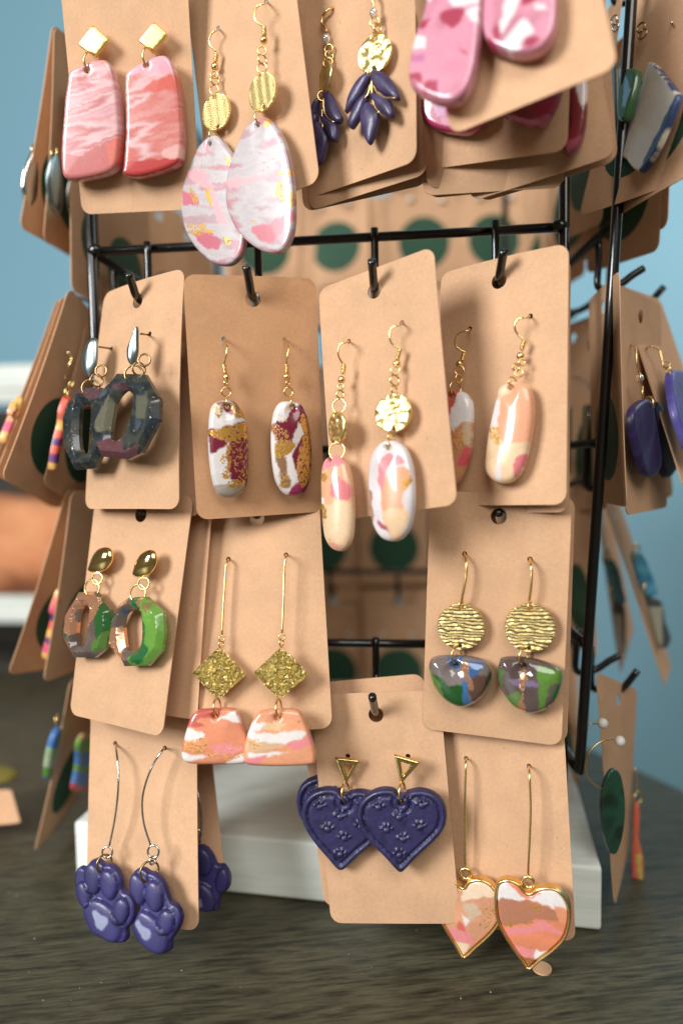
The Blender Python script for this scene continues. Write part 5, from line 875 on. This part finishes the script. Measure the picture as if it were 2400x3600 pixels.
for row, z, xs in (('top row', .385, (-.118, -.066, -.014, .036)), ('second row', .266, (-.115, -.067, -.012, .034)), ('third row', .181, (-.117, -.064, -.016, .036)), ('bottom row', .098, (-.115, -.066, -.015, .035))):
    for k, x in enumerate(xs):
        R = rot_zxy((math.radians(random.uniform(-5, 3)), math.radians(random.uniform(-2.5, 2.5)), math.radians(random.uniform(-10, 10)))); Card(CORN@R.T+np.array([x, PB+.030, z-.045]), f'plain kraft card behind the logo cards at the rear, {row}, {["leftmost", "second", "third", "rightmost"][k]}', back=True, logo=False, group=GB)
# cards on the deeper hooks of both side panels
for side, x0, sg in (('left', XL-.018, 1), ('right', XR+.022, -1)):
    for row, z in (('top row', .385), ('second row', .266), ('third row', .181), ('bottom row', .098)):
        for k, y in enumerate((.395, .442, .482)):
            low = .027 if (side, row) == ('left', 'top row') else 0; R = rot_zxy((math.radians(random.uniform(-4, 4)), math.radians(random.uniform(-4, 4)), math.radians(sg*random.uniform(62, 88)))); Card(CORN@R.T+np.array([x0+random.uniform(-.004, .004), y, z-.045-low]), f'kraft card hanging deep on the {side} panel, {row}, {["nearest", "middle", "rearmost"][k]} of its three', back=True, group=GL if side == 'left' else GR)  # left top-row cards are lowered to close a gap that let light in
for k, (x, y, z, yw, rl) in enumerate(((XL-.010, .338, .362, 80, 3), (XL-.015, .368, .358, 74, -3), (XL-.006, .352, .352, 84, 2))):
    R = rot_zxy((0, math.radians(rl), math.radians(yw))); Card(CORN@R.T+np.array([x, y, z-.045]), f'low hanging kraft card behind the top left post, {["first", "second", "third"][k]} from the post', back=True, group=GL)
for row, z in (('second row', .262), ('third row', .180), ('bottom row', .099)):  # extra cards added to keep light from leaking through the left panel
    for k, (y, dx) in enumerate(((.352, .004), (.385, .010), (.430, .008))):
        R = rot_zxy((math.radians(random.uniform(-3, 3)), math.radians(random.uniform(-3, 3)), math.radians(random.uniform(84, 96)))); Card(CORN@R.T+np.array([XL-.012+dx, y, z-.045]), f'added light-blocking kraft card against the left panel, {row}, {["nearest", "middle", "rearmost"][k]} of its three', back=True, group=GL)
# ------------------------------------------------------------------ things on the table behind
def crate():
    m, nt, p = new_mat('white_wash'); p.inputs['Roughness'].default_value = .7
    v = coords(nt, (6, 6, 60)); g = noise_n(nt, v, 3, 4); r = ramp(nt, g, 0, [(.3, lin((196, 204, 196))), (.7, lin((226, 230, 222)))]); link(nt, r, 0, p, 'Base Color')
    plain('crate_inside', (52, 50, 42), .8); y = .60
    t = thing('slatted_crate', 'white slatted wooden crate far left on the table', 'crate', (-.42, y+.06, 0)); O = np.array([-.42, y+.06, 0])
    zz = lambda py: on_y(60, py, y)[2]
    for top, bot in ((2395, 2478), (2095, 2185), (1285, 1372)):
        for yy in (y, y+.12):
            V, Fc = box_mesh((-.24, yy-.006-O[1], zz(bot)), (.24+.0, yy+.006-O[1], zz(top))); bevelled(put('slat', V, Fc, 'white_wash', t, False), .0015)
    for x in (-.232, .232):
        for yy in (y+.014, y+.106): V, Fc = box_mesh((x-.01, yy-.008-O[1], .001), (x+.01, yy+.008-O[1], zz(1285)-.002)); bevelled(put('corner_post', V, Fc, 'white_wash', t, False), .0015)
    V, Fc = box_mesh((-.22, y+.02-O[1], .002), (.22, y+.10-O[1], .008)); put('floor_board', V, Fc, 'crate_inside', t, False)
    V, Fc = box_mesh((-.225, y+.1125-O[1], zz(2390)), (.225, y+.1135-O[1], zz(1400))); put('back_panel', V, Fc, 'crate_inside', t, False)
    # rust cloth inside
    m, nt, p = new_mat('rust_cloth'); p.inputs['Roughness'].default_value = .85; v = coords(nt); g = noise_n(nt, v, 18, 4); r = ramp(nt, g, 0, [(.3, lin((178, 106, 66))), (.7, lin((216, 154, 108)))]); link(nt, r, 0, p, 'Base Color')
    V, Fc = [], []; nx, nz = 40, 22
    for j in range(nz+1):
        for i in range(nx+1):
            a, b = i/nx, j/nz; x = -.21+.42*a; z = zz(2090)-.02+(zz(1745)-zz(2090)+.02)*b+.008*math.sin(7*a)*b; d = .05*math.sin(math.pi*b)**.6+.012*noise.noise(Vector((a*7, b*5+a*4, 2)))+.008*noise.noise(Vector((a*16+b*6, b*11, 5)))
            V.append((x, y+.07-d-O[1], z))
    for j in range(nz):
        for i in range(nx): k = j*(nx+1)+i; Fc.append((k, k+1, k+nx+2, k+nx+1))
    n0 = len(V); V += [(x, .05, z) for x, yv, z in V]; Fc += [(d_ + n0, c__ + n0, b__ + n0, a__ + n0) for a__, b__, c__, d_ in Fc[:nx*nz]]
    edge = [j*(nx+1) for j in range(nz+1)]+[nz*(nx+1)+i for i in range(1, nx+1)]+[j*(nx+1)+nx for j in range(nz-1, -1, -1)]+[i for i in range(nx-1, 0, -1)]
    Fc += [(a, b, b+n0, a+n0) for a, b in zip(edge, edge[1:]+edge[:1])]
    o = put('folded_cloth', V, Fc, 'rust_cloth'); o.location = O; tag(o, 'rust orange cloth bundle inside the white crate', 'cloth')
crate()
# price card lying on the table
def flat_card():
    A, B = on_z(74, 2893, .012), on_z(-330, 2925, .012); w = B-A; C_, D_ = on_z(40, 2775, .022), on_z(-300, 2795, .022)
    Card([D_, C_, A, B], 'small kraft card propped flat on the table at the far left', logo=False, bend=(0, 0, 0))
    plain('lime', (120, 112, 44), .6); plain('slot_dark', (50, 32, 20), .8)
    q = on_z(20, 2728, .026); V, Fc = ball_mesh((0, 0, 0), .012, 1.6, .24); o = put('clay_bead', V, Fc, 'lime'); o.location = q-np.array([.012, 0, 0]); tag(o, 'olive green clay piece behind the flat card, far left', 'clay piece')
flat_card()
# punched paper disc
def paper_dot():
    c = on_z(1904, 3410, 0.0); V = []; n = 28
    for z in (.0003, .0010):
        for r in (.0,): pass
        V += [(.0036*math.cos(2*PI*i/n), .0036*math.sin(2*PI*i/n), z) for i in range(n)]
    Fc = [tuple(range(n, 2*n)), tuple(range(n-1, -1, -1))]+[(i, (i+1) % n, (i+1) % n+n, i+n) for i in range(n)]
    o = put('paper_disc', V, Fc, 'kraft', None, False); o.location = c; tag(o, 'small round kraft punch-out lying on the dark table', 'paper disc')
paper_dot()
